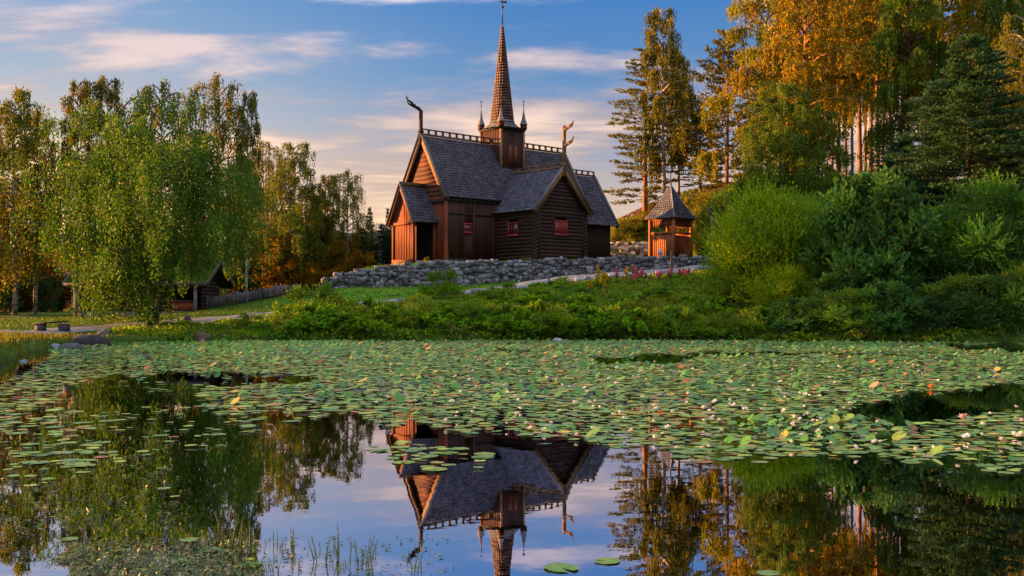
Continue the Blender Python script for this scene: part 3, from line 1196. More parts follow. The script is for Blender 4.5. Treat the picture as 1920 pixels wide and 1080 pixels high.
    for sx in (-1, 1):
        for sy in (-1, 1):
            pn = MB()
            x, y = sx * (t + .0), sy * (t + .0)
            pn.box((x - .19, y - .19, zt1 + .10), (x + .19, y + .19, zt1 + .52), (1.3, .9, .8))
            o = pn.build('pinnacle', M['planks'], rt)
            pc_ = MB()
            pc_.tube([(x, y, zt1 + .5), (x, y, zt1 + .58), (x, y, zt1 + .95), (x, y, zt1 + 1.75)], [.33, .28, .15, .025], 8, (.15, .12, .12))
            pc_.build('pinnacle_roof', M['shingle'], o)
            px_ = MB()
            px_.tube([(x, y, zt1 + 1.7), (x, y, zt1 + 2.5)], .022, 6)
            px_.tube([(x, y, zt1 + 2.0), (x, y, zt1 + 2.06), (x, y, zt1 + 2.12)], [.02, .07, .02], 8)
            px_.beam((x - .13, y, zt1 + 2.34), (x + .13, y, zt1 + 2.34), .03, .05)
            px_.build('finial', M['iron'], o)
    # dark interior floor and steps stay open at the porch
    return rt


build_church()


def build_gatehouse():
    D = 93.0
    x = X_(1257.5, D)
    rt = tag(link('bell_house', None, loc=(x, D, 5.75), scale=(1.155, 1.155, 1.155), rotz=math.radians(45)),
             'small open timber bell house with a pointed shingle roof behind the stone wall', 'bell house')
    r = random.Random(8)
    s = 1.09
    posts = MB()
    for sx in (-1, 1):
        for sy in (-1, 1):
            posts = MB()
            posts.beam((sx * s, sy * s, -.3), (sx * s, sy * s, 3.15), .2, .2, (1, 1, 1), up=(1, 0, 0))
            posts.build('post', M['orange_wood'], rt)
    b = MB()
    for z, h in ((3.1, .18), (2.02, .16)):
        for sy in (-1, 1):
            b.beam((-s, sy * s, z), (s, sy * s, z), .14, h, (1, 1, 1))
            b.beam((sy * s, -s, z + .01), (sy * s, s, z + .01), .13, h, (1, 1, 1))
    for sy in (-1, 1):
        b.beam((-s, sy * s, 2.62), (s, sy * s, 2.62), .06, .06, (.8, .8, .8))
    b.build('rail', M['orange_wood'], rt)
    wl = MB()
    # lit west face: boarded below with a door
    plank_wall(wl, (-s, s - .1), (-s, -s + .1), .02, 1.95, rnd=r, w=.18)
    plank_wall(wl, (s, s - .1), (-s, s), .02, 1.95, rnd=r, w=.2)
    plank_wall(wl, (s, -s), (s, s), .02, 1.95, rnd=r, w=.2)
    plank_wall(wl, (-s, s - .1), (-s, -s + .1), 2.5, 3.05, rnd=r, w=.18, lo=.35, hi=.6)
    plank_wall(wl, (-s, -s), (s, -s), 2.5, 3.05, rnd=r, w=.2, lo=.25, hi=.5)
    plank_wall(wl, (s, -s), (s, s), 2.5, 3.05, rnd=r, w=.2, lo=.3, hi=.6)
    wl.build('boarding', M['orange_wood'], rt)
    fl = MB()
    fl.box((-s + .05, -s + .05, -.35), (s - .05, s - .05, .0), (.3, .3, .33))
    fl.build('floor_slab', M['stone'], rt)
    rail = MB()
    rail.beam((.25, -s, .95), (s, -s, .95), .06, .08)
    for k in range(4):
        rail.beam((.35 + k * .2, -s, .02), (.35 + k * .2, -s, .93), .05, .05, up=(0, -1, 0))
    rail.build('gate', M['orange_wood'], rt)
    rf = MB()
    e = s + .26
    ze, za = 3.12, 5.65
    C4 = [(-e, -e), (e, -e), (e, e), (-e, e)]
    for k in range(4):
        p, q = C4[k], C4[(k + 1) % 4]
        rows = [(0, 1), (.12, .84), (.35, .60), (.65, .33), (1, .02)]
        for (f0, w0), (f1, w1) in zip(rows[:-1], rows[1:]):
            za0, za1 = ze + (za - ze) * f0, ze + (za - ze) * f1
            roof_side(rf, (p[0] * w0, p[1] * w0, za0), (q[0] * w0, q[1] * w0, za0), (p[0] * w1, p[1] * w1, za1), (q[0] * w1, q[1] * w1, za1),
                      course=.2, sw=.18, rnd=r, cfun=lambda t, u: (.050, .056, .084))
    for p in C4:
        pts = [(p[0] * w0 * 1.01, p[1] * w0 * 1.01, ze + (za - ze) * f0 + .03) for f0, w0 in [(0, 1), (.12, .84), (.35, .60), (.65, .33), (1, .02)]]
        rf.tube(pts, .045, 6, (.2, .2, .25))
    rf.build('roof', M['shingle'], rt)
    sk = MB()
    sk.tube([(0, 0, za - .35), (0, 0, za + .15), (0, 0, za + 1.0)], [.13, .07, .025], 8, (.7, .7, .8))
    sk.build('spike', M['iron'], rt)


build_gatehouse()


# ------------------------------------------------------------------ stone walls
def stones(mb, path_pts, base_fn, top_fn, thick=.5, size=.34, seed=1, col=(.15, .147, .172), both=True):
    """dry-stone wall from single rough stones along a polyline"""
    r = random.Random(seed)
    P = np.array(path_pts, float)
    t = np.r_[0, np.cumsum(np.hypot(*np.diff(P[:, :2], axis=0).T))]
    L_ = t[-1]
    cube = np.array([(x, y, z) for z in (-1, 1) for y in (-1, 1) for x in (-1, 1)], float)
    # a rounded 26-point lump
    g = np.array([(x, y, z) for z in (-1, 0, 1) for y in (-1, 0, 1) for x in (-1, 0, 1) if (x, y, z) != (0, 0, 0)], float)
    gl = [tuple(v) for v in g]
    idx = {v: i for i, v in enumerate(gl)}
    faces = []
    for ax in range(3):
        for sg in (-1, 1):
            o = [a for a in range(3) if a != ax]
            for i in (-1, 0):
                for j in (-1, 0):
                    q = []
                    for di, dj in ((0, 0), (1, 0), (1, 1), (0, 1)):
                        v = [0, 0, 0]
                        v[ax] = sg
                        v[o[0]] = i + di
                        v[o[1]] = j + dj
                        q.append(idx[tuple(float(a) for a in v)])
                    flip = (sg == 1) ^ (ax == 1)
                    faces.append(tuple(q if flip else q[::-1]))
    shrink = 1 - .085 * (np.abs(g).sum(1) - 1) ** 1.1 / 2
    gs = g * shrink[:, None]
    s = 0
    course_z = 0
    zrel = 0.0
    k = 0
    while zrel < 3.0:
        h = size * r.uniform(.55, .85)
        s = -r.uniform(0, .3)
        any_ = False
        while s < L_:
            w = size * r.choice([.55, .75, .9, 1.1, 1.4, 1.7]) * r.uniform(.85, 1.15)
            m = min(max(s + w / 2, 0), L_)
            x, y = np.interp(m, t, P[:, 0]), np.interp(m, t, P[:, 1])
            b, tp = base_fn(x, y, m), top_fn(x, y, m)
            z = b + zrel
            if z + h * .35 < tp + r.uniform(-.04, .08):
                any_ = True
                i = min(np.searchsorted(t, m, side='right') - 1, len(P) - 2)
                d = P[i + 1, :2] - P[i, :2]
                d /= np.hypot(*d)
                nn = np.array([-d[1], d[0]])
                hs = h * r.uniform(.85, 1.6)
                v = gs * np.array([w / 2 * 1.02, thick / 2, hs / 2]) * (1 + np.array([[r.uniform(-.10, .10) for _ in range(3)] for _ in range(len(gs))]))
                a = r.uniform(-.14, .14)
                v = np.c_[v[:, 0] * math.cos(a) - v[:, 2] * math.sin(a), v[:, 1] + r.uniform(-.10, .08), v[:, 0] * math.sin(a) + v[:, 2] * math.cos(a)]
                Pw = np.c_[x + d[0] * v[:, 0] + nn[0] * v[:, 1], y + d[1] * v[:, 0] + nn[1] * v[:, 1], z + h / 2 + v[:, 2] + r.uniform(-.05, .05)]
                c = r.uniform(.5, 1.9) * (1.0 if r.random() < .8 else .5)
                wmt = r.uniform(-.05, .05)
                mb.add(Pw, faces, (col[0] * c * (1 + wmt), col[1] * c, col[2] * c * (1 - wmt)))
            s += w
        zrel += h
        k += 1
        if not any_ and k > 2:
            break


def build_walls():
    mb = MB()
    pts = [(X_(a, b), b) for a, b, c in WALL]
    stones(mb, pts, lambda x, y, m: gz(x, y - .35) - .12, lambda x, y, m: float(np.interp(x, WX, WZ)) + .17, seed=2, size=.32)
    # dark backing so that no light shows through the joints
    n = 60
    xs = np.linspace(WX[0] + .15, WX[-1] - .15, n)
    for a, b in zip(xs[:-1], xs[1:]):
        ya, yb = np.interp(a, WX, WY), np.interp(b, WX, WY)
        za, zb = np.interp(a, WX, WZ) - .12, np.interp(b, WX, WZ) - .12
        mb.hexa([(a, ya - .12, gz(a, ya - .4) - .3), (b, yb - .12, gz(b, yb - .4) - .3), (b, yb + .2, gz(b, yb - .4) - .3), (a, ya + .2, gz(a, ya - .4) - .3),
                 (a, ya - .12, za), (b, yb - .12, zb), (b, yb + .2, zb), (a, ya + .2, za)], (.05, .05, .055))
    tag(mb.build('stone_wall', M['stone']), 'long grey dry stone wall running past the church and the bell house', 'stone wall')
    mb = MB()
    pts = [(X_(1130, 99), 99), (X_(1180, 99.6), 99.6), (X_(1232, 99), 99), (X_(1262, 98), 98)]
    stones(mb, pts, lambda x, y, m: gz(x, y) - .1, lambda x, y, m: Z_(457, 99), seed=9, size=.42, col=(.55, .42, .30))  # orange sunlight is put into the stone colour
    tag(mb.build('stone_wall', M['stone']), 'sunlit orange stone wall between the church and the bell house', 'stone wall')
    # low retaining edge below the path on the right
    mb = MB()
    pts = [(X_(a, b), b) for a, b in [(1085, 71.3), (1180, 72), (1260, 72.8), (1350, 74)]]
    stones(mb, pts, lambda x, y, m: gz(x, y - .3) - .25, lambda x, y, m: gz(x, y + .6) + .02, seed=12, size=.45, col=(.20, .20, .23))
    tag(mb.build('retaining_wall', M['stone']), 'low rough stone edge holding up the path below the bell house', 'retaining wall')
    mb = MB()
    pts = [(X_(a, b), b) for a, b in [(672, 64.7), (780, 66.6), (870, 68.2), (985, 70)]]
    stones(mb, pts, lambda x, y, m: gz(x, y - .2) - .2, lambda x, y, m: gz(x, y + .5) + .10, seed=15, size=.45, col=(.27, .27, .31), thick=.5)
    tag(mb.build('kerb_stones', M['stone']), 'row of pale kerb stones along the path above the green slope', 'kerb')


build_walls()


def rock(mb, c, s, seed, col):
    r = random.Random(seed)
    import mathutils
    V, Fc = [], []
    nu, nv = 12, 8
    for j in range(nv + 1):
        th = math.pi * j / nv
        for i in range(nu):
            ph = 2 * math.pi * i / nu
            d = Vector((math.sin(th) * math.cos(ph), math.sin(th) * math.sin(ph), math.cos(th)))
            k = 1 + .38 * mathutils.noise.noise(d * 1.6 + Vector((seed * 3.1, 0, 0))) + .14 * mathutils.noise.noise(d * 4 + Vector((0, seed * 2.0, 0)))
            V.append((c[0] + d.x * s[0] * k, c[1] + d.y * s[1] * k, c[2] + d.z * s[2] * k))
    for j in range(nv):
        for i in range(nu):
            a, b = j * nu + i, j * nu + (i + 1) % nu
            Fc.append((a, a + nu, b + nu, b))
    mb.add(V, Fc, col)


def build_rocks():
    L_ = [  # px, py(base), width px, height px, depth factor, label, colour
        (168, 648, 80, 24, 'largest dark boulder at the left shore under the hanging birch', (.030, .026, .032)),
        (108, 640, 50, 18, 'flat blue grey boulder left of the largest shore boulder', (.07, .08, .10)),
        (104, 652, 20, 10, 'small pale rock at the waterline below the flat boulder', (.22, .26, .29)),
        (132, 655, 44, 14, 'low dark rock at the waterline between pale rock and big boulder', (.07, .07, .09)),
        (195, 634, 26, 26, 'upright pointed rock beside the largest shore boulder', (.09, .085, .09)),
        (268, 641, 58, 15, 'long flat grey brown rock at the shore right of the hanging birch', (.16, .14, .15)),
        (377, 640, 34, 20, 'brown rock half hidden in shore bushes', (.12, .075, .06)),
        (45, 678, 16, 7, 'small blue grey stone in the water below the left bank', (.2, .22, .28)),
        (268, 667, 44, 6, 'dark flat rock just above the water among the lily pads', (.05, .05, .07)),
        (1046, 639, 22, 7, 'pale stone at the foot of the green slope', (.32, .31, .36)),
        (522, 637, 12, 8, 'small whitish stone at the shore', (.4, .4, .44)),
        (1368, 637, 12, 5, 'tiny grey stone at the foot of the right part of the slope', (.25, .27, .32)),
        (350, 603, 20, 12, 'round dark stone beside the gravel path near the cabin', (.08, .08, .1)),
    ]
    for i, (px, py, w, h, lab, col) in enumerate(L_):
        D = CAMH * F / (py - HY) if py > 630 else 57
        if lab.startswith('upright'):
            D = 49
        z = gz(X_(px, D), D) if py < 630 else -.05
        sc = D / F
        mb = MB()
        rock(mb, (0, 0, h * sc * .35), (w * sc / 2, w * sc / 2 * .7, h * sc * .66), i + 3, col)
        o = mb.build('rock', M['stone'], loc=(X_(px, D), D, max(z, -.05)), smooth=True)
        tag(o, lab, 'rock', 'rocks along the shore')


build_rocks()


# ------------------------------------------------------------------ cabin, fence, bench, posts
def build_cabin():
    D = 69.0
    x0, x1 = X_(142, D), X_(386, D)
    g = 1.05
    cx = (x0 + x1) / 2
    hl = (x1 - x0) / 2
    rt = tag(link('log_cabin', None, loc=(cx, D, g)), 'old log cabin with a grass covered roof half hidden behind the hanging birch', 'cabin')
    r = random.Random(21)
    ze = Z_(535, D) - g
    zr = Z_(498, D + 2) - g + .2
    w = MB()
    # log walls between an open gallery on the right
    for (a, b) in (((-hl + .5, 0), (hl - 2.0, 0)), ((-hl + .5, 4.4), (hl - .5, 4.4))):
        log_wall(w, a, b, .35, lambda z: None if z > ze - .05 else (-.15, b[0] - a[0] + .15), rad=.13, step=.235, rnd=r)
    for xx in (-hl + .5, hl - 2.0, hl - .5):
        log_wall(w, (xx, 0.0 if xx < hl - .6 else .9), (xx, 4.4), .35, lambda z: None if z > ze + 1.2 else (max(-.2, (z - ze) * 1.5), (4.4 if xx < hl - .6 else 3.5) + .2 - max(0, (z - ze) * 1.5)), rad=.13, step=.235, rnd=r, phase=.11)
    w.build('log_wall', M['logs'], rt)
    pst = MB()
    for xx in (hl - .45, -hl + .35):
        pst = MB()
        pst.beam((xx, -.75, 0), (xx, -.75, ze), .18, .18, (1.3, 1.4, 1.7), up=(0, 1, 0))
        pst.build('gallery_post', M['grey_wood'], rt)
    rl = MB()
    rl.beam((hl - 2.1, -.72, .28), (hl - .2, -.72, .28), .16, .16, (1.2, 1.2, 1.3))
    rl.beam((-hl + .2, -.72, ze - .08), (hl - .1, -.72, ze - .08), .16, .18, (.4, .4, .45))
    rl.beam((hl - 2.1, -.70, 1.0), (hl - .5, -.70, 1.0), .08, .09, (.6, .4, .4))
    rl.build('gallery_rail', M['grey_wood'], rt)
    bp = MB()
    plank_wall(bp, (hl - 2.0, -.66), (hl - .55, -.66), .36, .96, rnd=r, w=.14)
    bp.build('gallery_boarding', M['red_planks'], rt)
    dr = MB()
    dr.beam((-1.2, -.17, .35), (-1.2, -.17, 2.0), .85, .08, (.5, .5, .6), up=(0, 1, 0))
    dr.build('door', M['dark_wood'], rt)
    for xx in (-2.6, .9):
        window(rt, (xx, -.16, 1.35), (1, 0), .6, .5, 2, 2, paint='grey_wood')
    ft = MB()
    for k in range(16):
        xx = -hl + .3 + k * (2 * hl - .6) / 16
        ft.box((xx, -.3, -.35), (xx + .45, .2, .33), (.15 + r.uniform(-.04, .05),) * 3)
    ft.build('footing', M['stone'], rt)
    # turf roof
    rf = MB()
    ov = .35
    for sg in (0, 1):
        ya, yb = (-.95, 2.2) if sg == 0 else (5.35, 2.2)
        n, m_ = 40, 8
        V, Fc = [], []
        for j in range(m_ + 1):
            for i in range(n + 1):
                f = j / m_
                V.append((-hl - ov + (2 * hl + 2 * ov) * i / n, ya + (yb - ya) * f, ze + .12 + (zr - ze) * f + r.uniform(-.05, .05)))
        for j in range(m_):
            for i in range(n):
                a = j * (n + 1) + i
                Fc.append((a, a + 1, a + n + 2, a + n + 1) if sg == 0 else (a, a + n + 1, a + n + 2, a + 1))
        rf.add(V, Fc, (1.1, 1.3, .9))
        rf.hexa([(-hl - ov, min(ya, yb), (ze if ya < yb else zr) - .12), (hl + ov, min(ya, yb), (ze if ya < yb else zr) - .12), (hl + ov, max(ya, yb), (zr if ya < yb else ze) - .12),
                 (-hl - ov, max(ya, yb), (zr if ya < yb else ze) - .12),
                 (-hl - ov, min(ya, yb), (ze if ya < yb else zr) + .05), (hl + ov, min(ya, yb), (ze if ya < yb else zr) + .05), (hl + ov, max(ya, yb), (zr if ya < yb else ze) + .05),
                 (-hl - ov, max(ya, yb), (zr if ya < yb else ze) + .05)], (.3, .25, .2))
    turf = rf.build('turf_roof', M['ground'], rt)
    # grass on the turf
    gm = MB()
    n = 5000
    V = []
    for _ in range(n):
        x, f = r.uniform(-hl - ov, hl + ov), r.random()
        y = -.95 + 3.15 * f
        z = ze + .1 + (zr - ze) * f
        h = r.uniform(.12, .32)
        dx = r.uniform(-.1, .1)
        V += [(x - .02, y, z), (x + .02, y, z), (x + dx, y - r.uniform(0, .1), z + h)]
    V = np.array(V)
    c = np.repeat(rng.uniform(.7, 1.4, n), 3)[:, None] * np.array([.07, .13, .03])
    me = new_mesh('roof_grass', V, [np.arange(3 * n).reshape(-1, 3)], [M['leaf']], c)
    link('roof_grass', me, turf)
    for sg in (-1, 1):
        b = MB()
        xx = sg * (hl + ov + .05)
        b.beam((xx, -1.0, ze + .08), (xx, 2.2, zr + .12), .07, .30, (1, 1, 1), up=(0, 0, 1))
        b.beam((xx, 5.4, ze + .08), (xx, 2.2, zr + .12), .07, .30, (1, 1, 1), up=(0, 0, 1))
        b.build('bargeboard', M['grey_wood'], rt)
    b = MB()
    b.beam((-hl - ov, -1.0, ze + .06), (hl + ov, -1.0, ze + .06), .12, .22, (.7, .65, .7))
    b.build('eaves_log', M['grey_wood'], rt)


build_cabin()


def build_fence():
    rt = tag(link('picket_fence', None, loc=(X_(388, 70), 70, 0)), 'grey picket fence climbing the lawn right of the cabin', 'fence')
    L0 = rt.location
    pts = [(388, 70.0), (440, 71), (500, 73.5), (560, 76)]
    P = np.array([(X_(a, b), b) for a, b in pts])
    t = np.r_[0, np.cumsum(np.hypot(*np.diff(P, axis=0).T))]
    pk, rl = MB(), MB()
    s = 0
    r = random.Random(6)
    prev = None
    k = 0
    while s < t[-1]:
        x, y = np.interp(s, t, P[:, 0]) - L0.x, np.interp(s, t, P[:, 1]) - L0.y
        z = gz(x + L0.x, y + L0.y)
        h = .82 + r.uniform(-.05, .05)
        c = r.uniform(.7, 1.3)
        pk.box((x - .045, y - .015, z + .06), (x + .045, y + .015, z + h), (c, c, c * 1.05))
        if k % 14 == 0:
            pm = MB()
            pm.box((x - .06, y + .06, z - .1), (x + .06, y + .18, z + .95), (1, 1, 1.1))
            pm.build('fence_post', M['grey_wood'], rt)
            if prev:
                for hh in (.28, .66):
                    rl.beam((prev[0], prev[1] + .04, prev[2] + hh), (x, y + .04, z + hh), .04, .08, (.9, .9, 1))
            prev = (x, y, z)
        s += .145
        k += 1
    pk.build('pickets', M['grey_wood'], rt)
    rl.build('rail', M['grey_wood'], rt)


build_fence()


def build_small():
    # plank bench at the left shore
    D = 50.5
    x0, x1 = X_(64, D), X_(126, D)
    z = gz((x0 + x1) / 2, D)
    rt = tag(link('plank_bench', None, loc=((x0 + x1) / 2, D, z)), 'low backless plank bench on two blocks near the cabin', 'bench')
    h = (x1 - x0) / 2
    a = MB()
    a.beam((-h, 0, .42), (h, 0, .50), .36, .07, (.9, .7, .7))
    a.build('seat', M['dark_wood'], rt)
    for s in (-.62, .82):
        b = MB()
        b.box((h * s - .22, -.15, -.05), (h * s + .22, .15, .40), (.35, .4, .5))
        b.build('leg', M['grey_wood'], rt)
    # lamp post by the path
    D = 77
    x = X_(1334, D)
    z = gz(x, D)
    rt = tag(link('lamp_post', None, loc=(x, D, z)), 'slim grey lamp post with a dark lantern standing by the path beyond the bell house', 'lamp post')
    zt = Z_(392, D) - z
    a = MB()
    a.tube([(0, 0, -.1), (0, 0, .5), (0, 0, zt - .4)], [.1, .075, .06], 8, (.8, .85, 1))
    a.build('pole', M['grey_wood'], rt)
    a = MB()
    a.tube([(0, 0, zt - .42), (0, 0, zt - .36), (0, 0, zt - .02)], [.07, .13, .17], 6)
    a.build('lantern', M['iron'], rt)
    a = MB()
    a.tube([(0, 0, zt - .02), (0, 0, zt + .1), (0, 0, zt + .18)], [.22, .08, .02], 6)
    a.build('lantern_cap', M['iron'], rt)
    # information post by the bell house
    D = 78
    x = X_(1237.5, D)
    z = 5.05
    rt = tag(link('information_board', None, loc=(x, D, z)), 'small pale blue sign board on a dark post in front of the bell house', 'sign')
    a = MB()
    a.beam((0, 0, -.2), (0, 0, .5), .07, .07, up=(0, 1, 0))
    a.build('post', M['iron'], rt)
    a = MB()
    a.beam((0, -.05, .45), (0, -.02, .83), .3, .04, (.5, .62, .95), up=(0, 1, 0))
    a.build('sign_panel', M['white_paint'], rt)
    # bird feeder / nest box posts on the slope
    D = 69
    x = X_(1029, D)
    z = gz(x, D)
    a = MB()
    a.tube([(0, 0, -.1), (.03, 0, .9)], [.06, .05], 7, (.6, .7, .9))
    tag(a.build('marker_post', M['grey_wood'], loc=(x, D, z)), 'short grey wooden post standing in the herbs below the wing of the church', 'post')
    D = 70.5
    a = MB()
    x = X_(1259, D)
    a.tube([(0, 0, -.1), (0, 0, 1.0), (0, 0, Z_(470, D) - gz(x, D))], [.09, .08, .07], 7, (.5, .42, .4))
    tag(a.build('marker_post', M['grey_wood'], loc=(x, D, gz(x, D))), 'taller brown post beside the path in front of the bell house', 'post')


build_small()


# ------------------------------------------------------------------ foliage
def unit(v):
    return v / (np.linalg.norm(v, axis=1, keepdims=True) + 1e-9)


def leaves(C, size, rg, col, aspect=.55, up=None, flat=0.0):
    """rhombic leaf quads at centres C; size scalar/array; col (n,3); up: preferred long-axis directions"""
    n = len(C)
    a = unit(rg.normal(size=(n, 3)))
    if up is not None:
        a = unit(up + .45 * a)
    b = rg.normal(size=(n, 3))
    if flat:
        b[:, 2] *= (1 - flat)
        a2 = a.copy()
        a2[:, 2] *= (1 - flat * .6)
        a = unit(a2)
    b = unit(b - a * (a * b).sum(1, keepdims=True))
    s = (np.asarray(size) * rg.uniform(.7, 1.35, n))[:, None]
    V = np.stack([C - a * s * .5, C + b * s * .5 * aspect, C + a * s * .5, C - b * s * .5 * aspect], 1).reshape(-1, 3)
    Fq = np.arange(4 * n).reshape(-1, 4)
    return V, Fq, np.repeat(col, 4, axis=0)


def leafcol(rg, n, base, var=.28, hue=.12, group=None):
    c = np.array(base)[None, :] * rg.uniform(1 - var, 1 + var, (n, 1))
    h = rg.normal(0, hue, (n, 1))
    c = c * np.c_[1 + h * 1.2, 1 + h * .15, 1 - h * .6]
    if group is not None:
        c = c * group[:, None]
    return np.clip(c, .002, 1)


def crown_mesh(name, parts):
    V = np.concatenate([p[0] for p in parts])
    off, Fs = 0, []
    for p in parts:
        Fs.append(p[1] + off)
        off += len(p[0])
    return new_mesh(name, V, [np.concatenate(Fs)], [M['leaf']], np.concatenate([p[2] for p in parts]))


def wood_mesh(name, tubes, m):
    mb = MB()
    for pts, rad, n in tubes:
        mb.tube(pts, rad, n)
    ks = list(mb.F)
    return new_mesh(name, np.concatenate(mb.V), [mb.F[k] for k in ks], [m], np.concatenate(mb.C), True)


def bez(p, d0, L, rise, droop, n, rg, wob=.04):
    """limb curve: leaves p in direction d0, rises then droops"""
    t = np.linspace(0, 1, n)
    w = np.cumsum(rg.normal(0, wob * L / n, (n, 3)), 0)
    w[0] = 0
    xy = d0[None, :] * (L * t)[:, None]
    z = rise * L * t - droop * L * t * t
    return p + xy + np.c_[np.zeros(n), np.zeros(n), z] + w


BIRCH_G = (.085, .120, .014)


def make_birch(seed, H=14.0, R=3.4, base=.28, limbs=26, strand=1.6, leaf=.17, n_target=16000, col=BIRCH_G, droop=.75, top_pow=.75, gap=1.0, lean=0.0, stems=1, bark='birch_bark', square=False):
    rg = np.random.default_rng(seed)
    tubes, C, U, G = [], [], [], []
    trunks = []
    for s in range(stems):
        n = 12
        t = np.linspace(0, 1, n)
        off = np.array([rg.normal(0, .5), rg.normal(0, .5)]) * (stems > 1) * 2.2
        tx = lean * H * t ** 1.5 + off[0] * t + np.cumsum(rg.normal(0, .05, n)) * .8
        ty = off[1] * t + np.cumsum(rg.normal(0, .05, n)) * .8
        hs = H * (1 - .12 * s * rg.uniform(.5, 1))
        P = np.c_[tx, ty, t * hs]
        P[0, :2] = off * .12
        trunks.append(P)
        r0 = (.0075 if square else .013) * H
        tubes.append(([tuple(p) for p in P], [r0 * (1 - .93 * q) + .012 for q in t], 8))
    for k in range(limbs):
        T = trunks[k % stems]
        f = base + (1 - base) * ((k + rg.uniform(0, .9)) / limbs) ** .9
        f = min(f, .985)
        z = f * T[-1, 2]
        p = np.array([np.interp(z, T[:, 2], T[:, 0]), np.interp(z, T[:, 2], T[:, 1]), z])
        g = (f - base) / (1 - base)
        prof = (math.sin(math.pi * min(1, (.18 + .82 * g) ** top_pow * .90)) * .85 + .22) * rg.uniform(.65, 1.15)
        Lb = R * prof * .95
        if square:
            prof = (.80 + .25 * math.sin(math.pi * g)) * (1 if g < .75 else 1 - 1.9 * (g - .75)) * rg.uniform(.55, 1.1)
            Lb = R * prof
        ang = k * 2.399 + rg.uniform(-.5, .5)
        d = np.array([math.cos(ang), math.sin(ang), 0])
        rise = .75 * (.4 + g) + .1
        B = bez(p, d, Lb, rise, droop * rise + .15, 9, rg)
        tubes.append(([tuple(q) for q in B[::2]], [(.0032 if square else .005) * H * (1 - q) + .008 for q in np.linspace(0, 1, 5)], 5))
        subs = [(B, 1.0)]
        for _ in range(5):
            i = rg.integers(2, 8)
            a2 = ang + rg.normal(0, .9)
            d2 = np.array([math.cos(a2), math.sin(a2), 0])
            L2 = Lb * rg.uniform(.25, .5)
            B2 = bez(B[i], d2, L2, rise * .8, rise + .3, 6, rg)
            subs.append((B2, .8))
        for B2, wgt in subs:
            m = int(6 + 5 * wgt * Lb)
            for _ in range(m):
                if rg.random() > gap:
                    continue
                u = rg.uniform(.25, 1)
                q = B2[min(int(u * (len(B2) - 1)), len(B2) - 1)] + rg.normal(0, .10, 3)
                Ls = strand * rg.uniform(.25, 1.1) * (.55 + .6 * (1 - g))
                nl = max(3, int(Ls / .085))
                tt = np.linspace(0, 1, nl)
                sway = np.cumsum(rg.normal(0, .012, (nl, 2)), 0)
                S_ = np.c_[q[0] + sway[:, 0], q[1] + sway[:, 1], q[2] - tt * Ls]
                S_ += rg.normal(0, .055, S_.shape)
                C.append(S_)
                G.append(np.full(nl, rg.uniform(.72, 1.25)))
    if square:
        for _ in range(105):
            cx_, cy_ = rg.uniform(-3.0, 1.0), rg.uniform(-3.2, -.4)
            cx_ += .5 * math.sin(cx_ * 5)
            zt_, zb_ = rg.uniform(3.6, 6.5), (rg.uniform(.35, 1.6) if cx_ < .3 else rg.uniform(1.6, 2.6))
            nl = int((zt_ - zb_) / .075)
            sw = np.cumsum(rg.normal(0, .012, (nl, 2)), 0)
            C.append(np.c_[cx_ + sw[:, 0], cy_ + sw[:, 1], np.linspace(zt_, zb_, nl)] + rg.normal(0, .055, (nl, 3)))
            G.append(np.full(nl, rg.uniform(.7, 1.3)))
    C = np.concatenate(C)
    G = np.concatenate(G)
    if len(C) > n_target:
        sel = rg.permutation(len(C))[:n_target]
        C, G = C[sel], G[sel]
    if square:
        # the skirt of the crown ends in separate curtains, some of them reaching down to the bank
        low = 3.3 + 1.0 * np.sin(C[:, 0] * 1.9 + 1) * np.sin(C[:, 1] * 1.3) + .5 * np.sin(C[:, 0] * 6 + C[:, 1] * 4) + .5 * np.clip(C[:, 0] - 1.2, 0, 1) + .9 * np.clip(-3.4 - C[:, 0], 0, 1)
        deep = (C[:, 0] < 1.2) & (C[:, 0] > -3.1) & (C[:, 1] < .5) & (C[:, 1] > -3.6)
        kp = C[:, 2] > np.where(deep, .3, low)
    else:
        kp = C[:, 2] > .3
    C, G = C[kp], G[kp]
    down = np.tile([0, 0, -1.0], (len(C), 1))
    part = leaves(C, leaf, rg, leafcol(rg, len(C), col, .28, .20, G), .55, down * .7)
    w = np.ptp(np.percentile(C[:, 0], [2, 98]))
    return dict(trunk=wood_mesh('trunk', tubes, M[bark]), crown=crown_mesh('crown', [part]), H=float(C[:, 2].max()), W=float(w), n=len(C))


